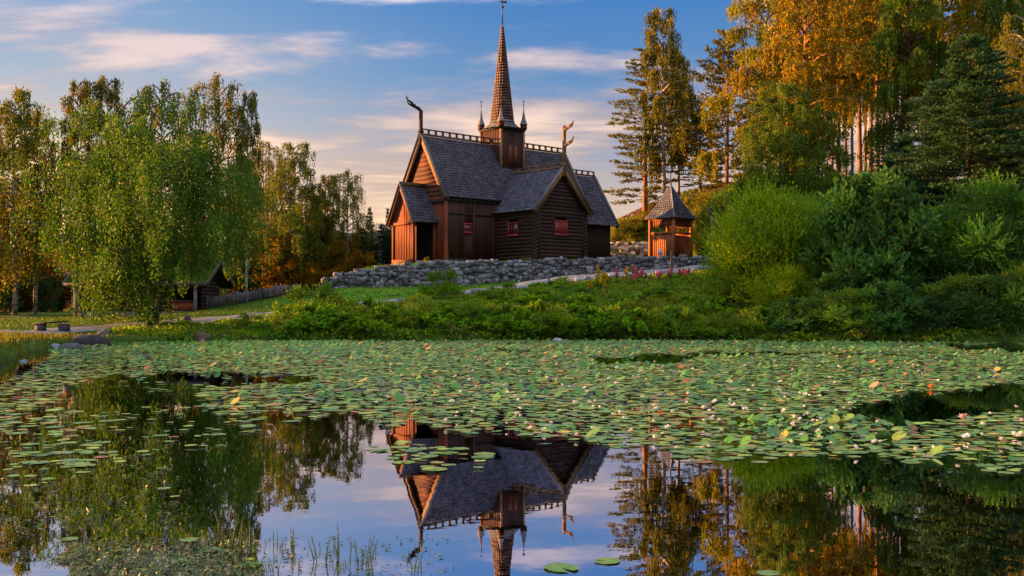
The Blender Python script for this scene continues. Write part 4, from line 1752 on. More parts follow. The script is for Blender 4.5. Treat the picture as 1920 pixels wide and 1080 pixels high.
def make_pine(seed, H=16.0, R=2.6, base=.12, whorl=.62, col=(.11, .11, .016), up_top=.5, dense=1.0, leaf=.26, bark='pine_bark', taper=.9, crown_lo=.5, droop=.12, per=5, tr=.0125):
    rg = np.random.default_rng(seed)
    tubes, C, U, G = [], [], [], []
    n = 10
    t = np.linspace(0, 1, n)
    T = np.c_[np.cumsum(rg.normal(0, .03, n)), np.cumsum(rg.normal(0, .03, n)), t * H]
    T[0, :2] = 0
    tubes.append(([tuple(p) for p in T], [tr * H * (1 - .93 * q) + .01 for q in t], 8))
    z = base * H
    while z < H * .995:
        g = max(0.0, (z / H - base) / (1 - base))
        prof = min(1, crown_lo + g * 2.0) * (1 - g ** 1.6) ** taper + .06
        nb = max(3, int(rg.integers(per - 1, per + 2)))
        a0 = rg.uniform(0, 6.28)
        for b in range(nb):
            Lb = R * prof * rg.uniform(.55, 1.15)
            ang = a0 + b * 6.283 / nb + rg.uniform(-.3, .3)
            d = np.array([math.cos(ang), math.sin(ang), 0])
            p = np.array([np.interp(z, T[:, 2], T[:, 0]), np.interp(z, T[:, 2], T[:, 1]), z + rg.uniform(-.15, .15)])
            rise = -.12 + up_top * g ** .8 + rg.uniform(-.06, .06)
            B = bez(p, d, Lb, rise + droop, droop - .10, 7, rg, .03)
            if Lb > .5:
                tubes.append(([tuple(q) for q in B[::3]], [.03, .02, .01], 4))
            m = int((5 + Lb * 11) * dense)
            u = rg.uniform(.22, 1.0, m) ** .75
            idx = u * 6
            i0 = np.minimum(idx.astype(int), 5)
            fr = (idx - i0)[:, None]
            q = B[i0] * (1 - fr) + B[i0 + 1] * fr
            side = np.array([-d[1], d[0], 0])
            q = q + side * (rg.normal(0, .22, (m, 1)) * Lb * (.3 + .5 * (1 - u[:, None]))) + rg.normal(0, .05, (m, 3))
            gg = rg.uniform(.7, 1.25)
            for k in range(4):
                C.append(q + rg.normal(0, .09, (m, 3)) * [1, 1, .6])
                U.append(unit(d[None] * .8 + np.array([[0, 0, .45 + up_top * g]]) + rg.normal(0, .5, (m, 3))))
                G.append(np.full(m, gg) * rg.uniform(.85, 1.15, m))
        z += whorl * rg.uniform(.75, 1.2)
    C, U, G = np.concatenate(C), np.concatenate(U), np.concatenate(G)
    part = leaves(C, leaf, rg, leafcol(rg, len(C), col, .25, .08, G), .34, U * 1.3)
    return dict(trunk=wood_mesh('trunk', tubes, M[bark]), crown=crown_mesh('crown', [part]), H=H, W=float(np.ptp(np.percentile(C[:, 0], [2, 98]))), n=len(C))


def make_bush(seed, H=5.0, R=2.6, blobs=34, n_leaf=12000, leaf=.13, col=(.050, .095, .016), upright=.5, stem='dark_bark', low=.04, aspect=.42, sprig=.5):
    rg = np.random.default_rng(seed)
    C, U, G, tubes = [], [], [], []
    per = max(4, n_leaf // blobs)
    for k in range(blobs):
        f = rg.uniform(low, 1)
        ang = rg.uniform(0, 6.283)
        prof = math.sqrt(max(0.05, 1 - ((f - .38) / .66) ** 2))
        rr = R * prof * math.sqrt(rg.uniform(.15, 1)) * .86 * (1 + .22 * math.sin(ang * 3 + seed) * math.sin(ang * 2 + 5 * f)) * (1.16 if rg.random() < .15 else 1)
        c = np.array([rr * math.cos(ang), rr * math.sin(ang), f * H * .86 * (1 + .10 * math.sin(ang * 2 + seed))])
        rb = R * rg.uniform(.14, .30) * (1.1 - .4 * f)
        ns = max(2, per // 9)
        dirs = unit(rg.normal(size=(ns, 3)) + [0, 0, .35])
        st = c + dirs * rb * rg.uniform(.55, 1.0, (ns, 1)) * [1, 1, .85]
        sd = unit(dirs + rg.normal(0, .35, (ns, 3)) + [0, 0, upright])
        sl_ = sprig * rg.uniform(.5, 1.25, ns) * (R / 2.6) ** .5
        gb = rg.uniform(.55, 1.4)
        for j in range(9):
            q = st + sd * (sl_ * (j / 8.0))[:, None] + rg.normal(0, .04, (ns, 3))
            C.append(q)
            U.append(sd)
            G.append(np.full(ns, gb) * rg.uniform(.85, 1.15, ns))
        b0 = np.array([rg.normal(0, .2), rg.normal(0, .2), 0])
        tubes.append(([tuple(b0), tuple(b0 * .6 + c * .45 + [0, 0, .1 * H]), tuple(c)], [.05, .035, .012], 5))
    C, U, G = np.concatenate(C), np.concatenate(U), np.concatenate(G)
    C[:, 2] = np.maximum(C[:, 2], .05)
    part = leaves(C, leaf, rg, leafcol(rg, len(C), col, .25, .10, G), aspect, U * .8)
    return dict(trunk=wood_mesh('stems', tubes, M[stem]), crown=crown_mesh('foliage', [part]), H=float(np.percentile(C[:, 2], 99.5)), W=float(np.ptp(np.percentile(C[:, 0], [1, 99]))), n=len(C))


P_ = {}
P_['hang'] = make_birch(101, H=13.5, R=5.6, base=.16, limbs=80, strand=3.2, leaf=.15, n_target=100000, col=(.056, .118, .013), droop=.7, stems=4, square=True, bark='dark_bark')
P_['birchA'] = make_birch(102, H=15, R=3.0, base=.22, limbs=34, strand=1.9, leaf=.17, n_target=26000)
P_['birchB'] = make_birch(103, H=15, R=3.6, base=.25, limbs=30, strand=2.5, leaf=.18, n_target=21000, gap=.8, col=(.12, .125, .014))  # leaves made more orange to carry the low sun
P_['birchC'] = make_birch(104, H=15, R=2.6, base=.30, limbs=30, strand=1.5, leaf=.18, n_target=19000, col=(.11, .115, .014), gap=.85)
P_['birchD'] = make_birch(105, H=17, R=4.6, base=.15, limbs=36, strand=1.5, leaf=.19, n_target=30000, col=(.19, .19, .014), gap=.9)  # evening sunlight painted into the leaf colour
P_['birchG'] = make_birch(107, H=17, R=4.4, base=.12, limbs=60, strand=1.8, leaf=.19, n_target=52000, col=(.085, .145, .016), bark='dark_bark')
P_['birchE'] = make_birch(106, H=17, R=3.8, base=.35, limbs=34, strand=1.7, leaf=.19, n_target=26000, col=(.22, .175, .012), bark='pine_bark')  # gold of the low sun mixed into the leaves
P_['pineA'] = make_pine(111, H=16, R=3.0, base=.14, whorl=.72, up_top=.25, crown_lo=.75, dense=.9, taper=.55)
P_['pineB'] = make_pine(112, H=16, R=3.4, base=.20, whorl=.6, up_top=1.0, crown_lo=.6, dense=1.1, taper=.75, tr=.010)
P_['pineC'] = make_pine(113, H=18, R=2.4, base=.45, whorl=.7, up_top=.5, crown_lo=.4, dense=.95, taper=.5, col=(.18, .155, .013), tr=.0085)  # needles coloured golden to look sunlit
P_['pineS'] = make_pine(114, H=8, R=1.8, base=.18, whorl=.5, up_top=.5, dense=.8, leaf=.2)
P_['spruce'] = make_pine(115, H=17, R=5.2, base=.02, whorl=.42, up_top=.35, crown_lo=.9, dense=1.35, leaf=.26, col=(.034, .082, .036), bark='dark_bark', droop=.25, per=7, taper=.95)
P_['spruceT'] = make_pine(116, H=10, R=1.7, base=.03, whorl=.42, up_top=.2, crown_lo=.9, dense=1.2, leaf=.2, col=(.022, .048, .018), bark='dark_bark', per=6, taper=1.0)
P_['willow'] = make_bush(121, H=7, R=3.6, blobs=110, n_leaf=42000, leaf=.21, col=(.15, .26, .018), upright=1.0, aspect=.3, sprig=1.1)
P_['bushD'] = make_bush(122, H=8, R=4.2, blobs=80, n_leaf=34000, leaf=.24, col=(.050, .130, .028), upright=.35, aspect=.6, sprig=.6)
P_['bushM'] = make_bush(123, H=7, R=4.0, blobs=64, n_leaf=28000, leaf=.23, col=(.085, .175, .024), upright=.5, aspect=.45, sprig=.7)
P_['bushS'] = make_bush(124, H=2.4, R=1.8, blobs=26, n_leaf=7000, leaf=.15, col=(.10, .205, .020), upright=.7, aspect=.45, sprig=.5)
P_['bushH'] = make_bush(134, H=1.6, R=1.5, blobs=22, n_leaf=3200, leaf=.20, col=(.115, .24, .020), upright=.6, aspect=.7, sprig=.4)
P_['bushL'] = make_bush(135, H=1.8, R=1.4, blobs=20, n_leaf=3500, leaf=.17, col=(.16, .22, .024), upright=1.2, aspect=.3, sprig=.6)
P_['bushY'] = make_bush(125, H=2.6, R=2.0, blobs=26, n_leaf=7000, leaf=.15, col=(.16, .17, .020), upright=.8, aspect=.45, sprig=.5)
P_['bushO'] = make_bush(126, H=6, R=3.0, blobs=40, n_leaf=16000, leaf=.18, col=(.20, .12, .012), upright=.4, aspect=.5, sprig=.6)  # orange sunlight on the thicket is painted into its leaves
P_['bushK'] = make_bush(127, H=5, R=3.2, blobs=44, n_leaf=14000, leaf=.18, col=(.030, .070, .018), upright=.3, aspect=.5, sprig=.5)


def plant(proto, px, D, top, width, label, kind='birch_tree', cat='tree', group=None, rot=None, base=None, y_ratio=None, Xm=None):
    """stand a copy of a tree so that from the pond it spans the given photo rows and width"""
    p = P_[proto]
    x = X_(px, D) if Xm is None else Xm
    z = gz(x, D) - .05 if base is None else base
    h = Z_(top, D) - z
    sz = h / p['H']
    sx = width / F * D / p['W']
    rz = R_.uniform(0, 6.28) if rot is None else rot
    tree = cat in ('tree', 'pine', 'spruce', 'birch')
    rt = tag(link(kind, None, loc=(x, D, z)), label, cat, group)
    # the pair shares one rotation; scale across is uniform so that it holds from every side
    for nm, me in ((('trunk' if tree else 'stems'), p['trunk']), (('crown' if tree else 'foliage'), p['crown'])):
        link(nm, me, rt, rotz=rz, scale=(sx, sx, sz))
    return rt


def plant_all():
    L_ = 'birches behind the hanging birch'
    T = [
        # left side
        ('hang', 286, 55, 190, 340, 'huge bright green hanging birch in front of the grass roofed cabin', 'birch_tree', 'tree', None, 0.0),
        ('birchA', 28, 70, 160, 125, 'tall narrow weeping birch at the far left edge of the pond view', 'birch_tree', 'tree', None, None),
        ('birchC', 66, 73, 208, 85, 'thin shorter birch between the leftmost weeping birch and the huge hanging birch', 'birch_tree', 'tree', None, None),
        ('birchB', -45, 66, 190, 150, 'weeping birch cut by the left edge of the picture', 'birch_tree', 'tree', None, None),
        ('birchC', 142, 73, 146, 75, 'tall thin birch rising left behind the huge hanging birch, left of a twin', 'birch_tree', 'tree', None, None),
        ('birchC', 207, 73, 139, 90, 'tall thin birch rising left behind the huge hanging birch, right of its twin', 'birch_tree', 'tree', None, 2.0),
        ('birchB', 300, 73, 150, 130, 'birch whose airy top rises behind the middle of the huge hanging birch', 'birch_tree', 'tree', None, None),
        ('birchB', 405, 74, 139, 130, 'tallest airy birch top behind the right part of the huge hanging birch', 'birch_tree', 'tree', None, 4.0),
        ('birchC', 462, 72, 168, 55, 'slim drooping birch at the right shoulder of the huge hanging birch', 'birch_tree', 'tree', None, None),
        ('birchB', 497, 92, 262, 90, 'sunlit weeping birch standing just right of the huge hanging birch', 'birch_tree', 'tree', None, None),
        ('birchA', 553, 89.5, 264, 100, 'dark topped weeping birch halfway between the huge hanging birch and the church', 'birch_tree', 'tree', None, None),
        ('birchC', 608, 92.5, 326, 60, 'small leaning birch left of the rounded birch nearest the church', 'birch_tree', 'tree', None, None),
        ('birchB', 650, 91.5, 318, 80, 'rounded orange tipped birch nearest to the church porch', 'birch_tree', 'tree', None, None),
        ('spruceT', 693, 94, 386, 34, 'small pointed spruce standing before the far blue ridge left of the porch', 'spruce_tree', 'spruce', None, None),
        ('spruceT', 728, 93, 388, 26, 'tiny spruce close beside the porch roof', 'spruce_tree', 'spruce', None, None),
        ('birchC', 585, 93.5, 352, 70, 'low orange birch behind the dark topped weeping birch', 'birch_tree', 'tree', None, None),
        # right side
        ('pineA', 1210, 104, 92, 128, 'tall layered pine directly right of the church, at the left end of the wood', 'pine_tree', 'pine', None, .4),
        ('birchC', 1246, 102, 8, 92, 'tallest slender sunlit tree with an orange trunk behind the bell house', 'birch_tree', 'tree', None, None),
        ('birchC', 1272, 106, 88, 62, 'thin sunlit tree just right of the tallest slender one behind the bell house', 'birch_tree', 'tree', None, 3.0),
        ('pineB', 1313, 104, 210, 90, 'narrow sunlit pine between the slender trees and the broad upswept pine', 'pine_tree', 'pine', None, None),
        ('pineB', 1362, 99, 62, 132, 'broad pine with upswept branches on the heath slope', 'pine_tree', 'pine', None, 1.0),
        ('birchD', 1446, 94, -45, 195, 'large golden birch leaning over the broad upswept pine', 'birch_tree', 'tree', None, None),
        ('birchE', 1508, 90, -80, 190, 'tall golden crowned birch with a long pale trunk left of the bare trunk group', 'birch_tree', 'tree', None, 2.0),
        ('birchG', 1462, 84, 150, 150, 'mid green birch standing in shade under the golden birches', 'birch_tree', 'tree', None, None),
        ('birchG', 1535, 86, 200, 120, 'shaded green birch below the tall golden crown, right of the mid green one', 'birch_tree', 'tree', None, None),
        ('spruce', 1812, 74, 62, 270, 'broad dark blue green spruce towering over the right shore', 'spruce_tree', 'spruce', None, None),
        ('birchE', 1770, 96, -90, 150, 'golden birch rising behind the left half of the broad dark spruce', 'birch_tree', 'tree', None, None),
        ('birchG', 1705, 96, -80, 150, 'green and gold birch between the bare trunk group and the broad dark spruce', 'birch_tree', 'tree', None, 5.0),
        ('birchG', 1870, 98, -120, 170, 'green birch rising behind the right half of the broad dark spruce', 'birch_tree', 'tree', None, 1.0),
        ('birchB', 1925, 80, 20, 130, 'loose green birch at the right edge beside the broad dark spruce', 'birch_tree', 'tree', None, None),
        ('spruce', 1960, 70, 180, 190, 'dark spruce cut by the right edge of the picture', 'spruce_tree', 'spruce', None, 2.0),
        ('spruce', 1690, 80, 250, 150, 'small dark spruce at the left foot of the broad dark spruce', 'spruce_tree', 'spruce', None, 3.0),
    ]
    for proto, px, D, top, w, lab, kind, cat, grp, rot in T:
        plant(proto, px, D, top, w, lab, kind, cat, grp, rot)
    # the stand of tall sunlit trunks
    r = random.Random(31)
    for i, (px, D) in enumerate([(1542, 101), (1572, 106), (1596, 99), (1622, 110), (1643, 104), (1668, 112), (1560, 118), (1610, 121), (1655, 124), (1690, 118), (1585, 128), (1632, 131)]):
        plant('pineC' if i % 3 else 'birchE', px, D, -60 - r.uniform(0, 90), 62 + r.uniform(0, 40), 'tall bare orange lit trunk with a golden crown left of the broad dark spruce', 'pine_tree' if i % 3 else 'birch_tree',
             'pine' if i % 3 else 'tree', 'sunlit stand of tall trunks')
    for i, (px, D, top, w) in enumerate([(1500, 112, -40, 110),   (1755, 122, -30, 120), (1830, 118, 0, 120), (1960, 108, -60, 150), (2040, 100, -50, 200), (2060, 84, 100, 200)]):
        plant(['birchE', 'pineC', 'birchD'][i % 3], px, D, top, w, 'golden tree deep in the wood behind the front row of trees', 'birch_tree', 'tree', 'trees deep in the right wood')
    # trees beyond the cabin and lawn, lit from behind
    for i, (px, D, top, w, pr) in enumerate([(470, 118, 395, 120, 'bushO'), (520, 90.5, 430, 110, 'bushO'), (600, 93, 425, 110, 'bushO'), (655, 92, 440, 90, 'bushO'), (560, 95, 405, 110, 'bushO'),
                                             (430, 122, 400, 120, 'bushO'), (500, 124, 385, 130, 'bushO'), (625, 90.5, 455, 90, 'bushO'), (575, 89.5, 480, 90, 'bushO'), (680, 90, 470, 60, 'bushO'), (470, 92, 440, 110, 'bushO'),
                                             (540, 89, 490, 80, 'bushO'), (630, 89, 500, 80, 'bushO'), (380, 125, 400, 140, 'bushO'),
                                             (20, 80, 470, 130, 'bushO'), (110, 82, 470, 110, 'bushO'), (165, 84, 450, 90, 'bushO'), (-40, 78, 460, 130, 'bushO')]):
        plant(pr, px, D, top, w, 'orange lit low tree in the thicket far behind the lawn and cabin', 'thicket_tree', 'tree', 'orange lit thicket behind the left lawn')
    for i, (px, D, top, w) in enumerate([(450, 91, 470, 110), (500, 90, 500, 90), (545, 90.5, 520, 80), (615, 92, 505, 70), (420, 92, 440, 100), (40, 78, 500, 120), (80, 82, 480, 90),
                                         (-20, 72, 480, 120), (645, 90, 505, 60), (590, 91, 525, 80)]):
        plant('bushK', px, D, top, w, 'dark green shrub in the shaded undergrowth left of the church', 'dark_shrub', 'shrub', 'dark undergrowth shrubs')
    for i, (px, D, top, w) in enumerate([(682, 92, 425, 70), (718, 91.5, 418, 60), (735, 92, 440, 40)]):
        plant('spruceT', px, D, top, w, 'dark spruce clump filling the gap between the birches and the porch', 'spruce_tree', 'spruce', 'dark spruces beside the porch')
    # right shore
    for a in [('willow', 1435, 61, 352, 215, 'light green willow bush at the left end of the right shore thicket'),
              ('willow', 1500, 64, 372, 170, 'light green willow bush close behind the leftmost shore willow'),
              ('bushD', 1640, 57, 328, 235, 'tall dark green shore bush in the middle of the right thicket'),
              ('bushM', 1560, 60, 400, 180, 'mid green bush between the light willow and the tall dark bush'),
              ('bushM', 1865, 56, 338, 230, 'large mid green bush in the right corner of the far shore'),
              ('bushD', 1750, 60, 430, 170, 'dark bush filling the hollow between the two large shore bushes'),
              ('bushD', 1960, 54, 400, 160, 'dark bush cut by the right edge above the far shore'),
              ('bushM', 1400, 68, 430, 110, 'small green bush behind the leftmost shore willow'),
              ('willow', 1480, 57.5, 500, 130, 'low willow hanging over the bank below the light green willows'),
              ('bushD', 1560, 55.5, 520, 150, 'low dark bush touching the water below the tall dark bush'),
              ('bushK', 1700, 54, 540, 170, 'low black green shrub at the waterline right of the tall dark bush'),
              ('bushM', 1800, 53, 520, 150, 'low spreading bush at the waterline in front of the right corner bush'),
              ('bushD', 1640, 66, 360, 200, 'dark bush crown directly behind the tall dark shore bush'),
              ('bushM', 1385, 92, 345, 120, 'green bush on the heath slope under the broad upswept pine'),
              ('bushM', 1440, 88, 330, 150, 'green bush on the slope under the golden birches'),
              ('bushM', 1560, 82, 330, 170, 'green bush under the stand of sunlit trunks'),
              ('bushD', 1760, 70, 390, 160, 'dark bush at the foot of the broad dark spruce'),
              ('bushD', 1500, 53.6, 560, 120, 'low dark bush at the waterline below the light green willow bushes'),
              ('bushM', 1590, 52.6, 545, 120, 'green bush hanging over the water under the tall dark bush'),
              ('bushD', 1665, 52.0, 530, 130, 'dark bush hanging over the water just right of the tall dark bush'),
              ('bushK', 1745, 51.8, 556, 120, 'black green bush at the waterline under the hollow between the large bushes'),
              ('bushD', 1850, 51.4, 520, 150, 'dark bush at the waterline under the large corner bush'),
              ('bushM', 1925, 51.0, 500, 120, 'bush hanging over the water at the right edge of the picture'),
              ]:
        plant(a[0], *a[1:5], a[5], 'shore_bush', 'bush', None)
    # yellow-green scrub on the lit slope behind the bell house
    for i, (px, D, top, w) in enumerate([(1165, 102, 425, 60), (1195, 103, 418, 60), (1180, 103, 408, 70), (1215, 104, 396, 60), (1160, 104, 420, 40), (1208, 102, 436, 50), (1325, 90, 385, 46), (1343, 88, 380, 50), (1312, 95, 392, 50),
                                         (1232, 106, 380, 50), (1190, 101, 446, 50), (1350, 86, 420, 50), (1285, 100, 372, 60), (1330, 98, 362, 70), (1260, 104, 372, 60)]):
        plant('bushY', px, D, top, w, 'yellow green scrub bush on the sunlit slope behind the bell house', 'scrub_bush', 'bush', 'sunlit scrub behind the bell house')
    # shrubs of the green slope
    for px, D, top, w, lab in [(588, 57.5, 534, 125, 'rounded grassy bush at the left end of the green slope'),
                               (640, 60, 552, 80, 'smaller light green bush beside the rounded grassy bush'),
                               (832, 68, 508, 80, 'leafy sapling bush in front of the stone wall'),
                               (440, 54, 598, 80, 'low shore bush below the gravel path, left of a second one'),
                               (478, 54.5, 588, 60, 'low shore bush below the gravel path with taller tips'),
                               (330, 53, 602, 70, 'low shore bush right of the hanging birch'),
                               (385, 53.5, 604, 50, 'small low shore bush beside the brown rock'),
                               (965, 66, 552, 70, 'dense green herb bush in the middle of the slope'),
                               (1060, 67, 540, 70, 'dense green herb bush below the wing of the church'),
                               (1180, 62, 575, 90, 'low herb bush on the right part of the green slope'),
                               (880, 58, 590, 90, 'low herb bush near the foot of the slope'),
                               (1300, 60, 570, 100, 'low herb bush near the willows'),
                               (760, 56.5, 596, 80, 'low herb bush at the left foot of the slope')]:
        plant('bushS', px, D, top, w, lab, 'low_bush', 'bush', None)
    rr = random.Random(71)
    n = 0
    while n < 95:
        px = rr.uniform(520, 1480)
        X0 = None
        D = rr.uniform(53.6, 74)
        x = X_(px, D)
        if D > float(np.interp(x, [p[0] for p in PATH], [p[1] for p in PATH])) - 1.9 or sd_poly(POND, np.array([x]), np.array([D]))[0] < .35:
            continue
        if 1085 < px < 1400 and D > 62.5:
            continue
        hh = rr.uniform(.55, 1.25) * (1.15 if D < 57 else .8)
        z = gz(x, D)
        top = HY - (z + hh - CAMH) * F / D
        plant(rr.choice(['bushS', 'bushS', 'bushH', 'bushH', 'bushL']), px, D, top, rr.uniform(45, 95), 'low leafy herb clump among the weeds of the green slope', 'herb_clump', 'plant', 'herb clumps on the green slope')
        n += 1
    for k in range(48):
        px = 560 + k * 19.3 + rr.uniform(-9, 9)
        D = 54.1 + rr.uniform(-.35, .9) - (1.2 if px < 700 else 0)
        z = gz(X_(px, D), D)
        top = HY - (z + rr.uniform(.75, 1.5) - CAMH) * F / D
        plant(rr.choice(['bushS', 'bushH', 'bushL', 'bushH']), px, D, top, rr.uniform(50, 100), 'leafy green clump crowding the waterline at the foot of the slope', 'herb_clump', 'plant', 'clumps along the far waterline')
    for px, D, top, w, lab in [(720, 76.4, 497, 20, 'tuft of weeds on the left part of the stone wall'), (990, 77.0, 484, 34, 'weed tuft on top of the wall before the log wing'),
                               (800, 77, 482, 14, 'small yellow green plant beside the porch steps')]:
        plant('bushY', px, D, top, w, lab, 'weed_tuft', 'plant', None)


plant_all()


# ------------------------------------------------------------------ ground cover
def tri_blades(P, h, rg, col, wid=.03, lean=.3):
    n = len(P)
    a = rg.uniform(0, 6.283, n)
    dx = np.c_[np.cos(a), np.sin(a), np.zeros(n)] * wid
    l = rg.normal(0, lean, (n, 2)) * h[:, None]
    tip = P + np.c_[l, h]
    mid = P + np.c_[l * .35, h * .55]
    V = np.stack([P - dx, P + dx, mid + dx * .7, tip, mid - dx * .7], 1).reshape(-1, 3)
    return V, np.arange(5 * n).reshape(-1, 5), np.repeat(col, 5, axis=0)


def path_dist(x, y):
    P = np.array(PATH)
    d = np.full(x.shape, 1e9)
    for i in range(len(P) - 1):
        ax, ay = P[i]
        ex, ey = P[i + 1] - P[i]
        t = np.clip(((x - ax) * ex + (y - ay) * ey) / (ex * ex + ey * ey), 0, 1)
        d = np.minimum(d, np.hypot(x - ax - t * ex, y - ay - t * ey))
    return d


def py_path(x):
    P = np.array(PATH)
    return np.interp(x, P[:, 0], P[:, 1])


def build_cover():
    rg = np.random.default_rng(44)
    # --- tall herbs on the slope between pond and path
    n = 42000
    x = rg.uniform(-21, 34, n)
    y = rg.uniform(50, 80, n)
    d = sd_poly(POND, x, y)
    ok = (d > .05) & (y < py_path(x) - 1.25) & (path_dist(x, y) > 1.45)
    ok &= ~((x < -12) & (d > 2.2) & (rg.random(n) < .8))
    x, y, d = x[ok], y[ok], d[ok]
    z = ground(x, y)
    hgt = .42 + .35 * np.sin(x * .9 + 1) * np.sin(y * .8) + .25 * np.sin(x * 2.3 + y * 1.1)
    hgt = np.clip(hgt, .16, 1.0) * np.clip(.45 + d / 4, .35, 1)
    hgt *= np.where(x < -11, .55, 1)
    hgt *= np.where((x > 3.5) & (y > 65), .45, 1)
    # near the path stay low so that it shows
    hgt *= np.clip((py_path(x) - y - .6) / 3.2, .28, 1)
    parts = []
    kk = 7
    X = np.repeat(x, kk) + rg.normal(0, .13, len(x) * kk)
    Y = np.repeat(y, kk) + rg.normal(0, .13, len(x) * kk)
    tt = rg.uniform(.05, 1, len(X))
    Zz = np.repeat(z, kk) + tt * np.repeat(hgt, kk)
    patch = np.repeat(.5 + .5 * np.sin(x * 1.1 + 2 * np.sin(y * .7)) * np.cos(y * .9 + x * .3), kk)
    colA, colB, colC = np.array([.075, .195, .018]), np.array([.18, .26, .022]), np.array([.16, .12, .04])
    c = colA[None] * (1 - patch[:, None]) + colB[None] * patch[:, None]
    dry = (np.repeat(np.sin(x * .8 + 4) * np.sin(y * .5 + x * .2), kk) > .55) & (rg.random(len(X)) < .3)
    dry |= (X > 6) & (rg.random(len(X)) < .10)
    c[dry] = colC
    c = c * rg.uniform(.6, 1.35, (len(X), 1))
    up = np.tile([0, 0, .5], (len(X), 1)) + rg.normal(0, .5, (len(X), 3))
    parts.append(leaves(np.c_[X, Y, Zz], .17, rg, c, .62, up))
    me = crown_mesh('herbs', parts)
    tag(link('undergrowth', me), 'dense green herbs and weeds covering the slope above the pond', 'undergrowth', kind='stuff')
    # --- grass blades
    n = 120000
    x = rg.uniform(-30, 34, n)
    y = rg.uniform(30, 92, n)
    d = sd_poly(POND, x, y)
    ok = (d > -.12) & (path_dist(x, y) > 1.05 + .25 * np.sin(x * 2))
    yw = np.interp(x, WX, WY)
    ok &= ~((x > -13.4) & (x < 11) & (np.abs(y - yw) < .45))
    ok &= (np.abs(x - y * (970 - CX) / F * 0) < .62 * y)
    # the church floor plan stays clear
    u = (x + .77) * .743 + (y - 85) * .669
    v = -(x + .77) * .669 + (y - 85) * .743
    ok &= ~((u > -10.2) & (u < 10.3) & (np.abs(v) < 2.7)) & ~((np.abs(u + .5) < 2.8) & (np.abs(v) < 7.3))
    x, y, d, yw = x[ok], y[ok], d[ok], yw[ok]
    z = ground(x, y)
    shore = np.clip(1 - d / 2.5, 0, 1)
    lawn = ((x > -17) & (x < 11) & (y > py_path(x) + .8)) | (y > yw)
    h = np.where(lawn, .14, .24) + shore * np.where(x < -9, .02, .22)
    low = (x < -9) & (y > 47)
    h = np.where(low & ~lawn, .13, h)
    h = h * rg.uniform(.6, 1.35, len(x))
    c = np.where(lawn[:, None], np.array([[.075, .165, .010]]), np.array([[.055, .115, .014]]))
    olive = (x < -13) & (y < 50)
    c[olive] = np.array([.095, .11, .014])
    c = c * rg.uniform(.6, 1.4, (len(x), 1))
    yel = rg.random(len(x)) < .07
    c[yel] = np.array([.16, .15, .04])
    V, Fq, Cc = tri_blades(np.c_[x, y, z - .03], h, rg, c, .028)
    me = new_mesh('grass', V, [Fq], [M['leaf']], Cc)
    tag(link('grass', me), 'green grass on the lawns and along the pond shore', 'grass', kind='stuff')
    # heather and scrub on the back slope
    n = 26000
    x = rg.uniform(7, 46, n)
    y = rg.uniform(78, 118, n)
    ok = (np.hypot(x - 13.8, y - 93) > 2.6)
    x, y = x[ok], y[ok]
    z = ground(x, y)
    lowd = y < 98 + .0 * x
    c = np.where((lowd | (np.sin(x * .8) * np.sin(y * .6) > .2))[:, None], np.array([[.080, .12, .015]]), np.array([[.13, .060, .035]])) * rg.uniform(.5, 1.4, (len(x), 1))
    keep = ~((x < 16.5) & (y < 99.6)) & ~((y < 86) & (x < 18))
    P = np.c_[x, y, z + rg.uniform(0, .35, len(x))][keep]
    me = crown_mesh('scrub', [leaves(P, .30, rg, c[keep], .5, np.tile([0, 0, .8], (len(P), 1)))])
    tag(link('heath_vegetation', me), 'rust brown heather and low growth on the slope under the right pines', 'heather', kind='stuff')


build_cover()


# ------------------------------------------------------------------ flowering plants
def spike_plant(name, px, D, h, seed, col, stemc, label, cat, group, nfl=60, spread=.09):
    rg = np.random.default_rng(seed)
    x = X_(px, D)
    z = gz(x, D)
    rt = tag(link(name, None, loc=(x, D, z)), label, cat, group)
    ns = 3
    tubes = []
    C, K = [], []
    for s in range(ns):
        lx, ly = rg.normal(0, .10, 2)
        hh = h * rg.uniform(.8, 1.0)
        tubes.append(([(0, 0, 0), (lx * .5, ly * .5, hh * .5), (lx, ly, hh)], [.012, .01, .005], 5))
        t = rg.uniform(.5, 1, nfl)
        C.append(np.c_[lx * t + rg.normal(0, spread, nfl) * (1.1 - t), ly * t + rg.normal(0, spread, nfl) * (1.1 - t), hh * t])
    C = np.concatenate(C)
    link('stem', wood_mesh('stem', tubes, M['dark_bark']), rt)
    V, Fq, Cc = leaves(C, .105, rg, np.array(col)[None] * rg.uniform(.6, 1.3, (len(C), 1)), .7)
    link('blossoms', new_mesh('blossoms', V, [Fq], [M['leaf']], Cc), rt)
    nl = 50
    t = rg.uniform(.05, .6, nl)
    C2 = np.c_[rg.normal(0, .10, nl), rg.normal(0, .10, nl), h * t]
    V, Fq, Cc = leaves(C2, .16, rg, np.array([[.05, .11, .02]]) * rg.uniform(.6, 1.3, (nl, 1)), .3)
    link('leaf', new_mesh('leaf', V, [Fq], [M['leaf']], Cc), rt)


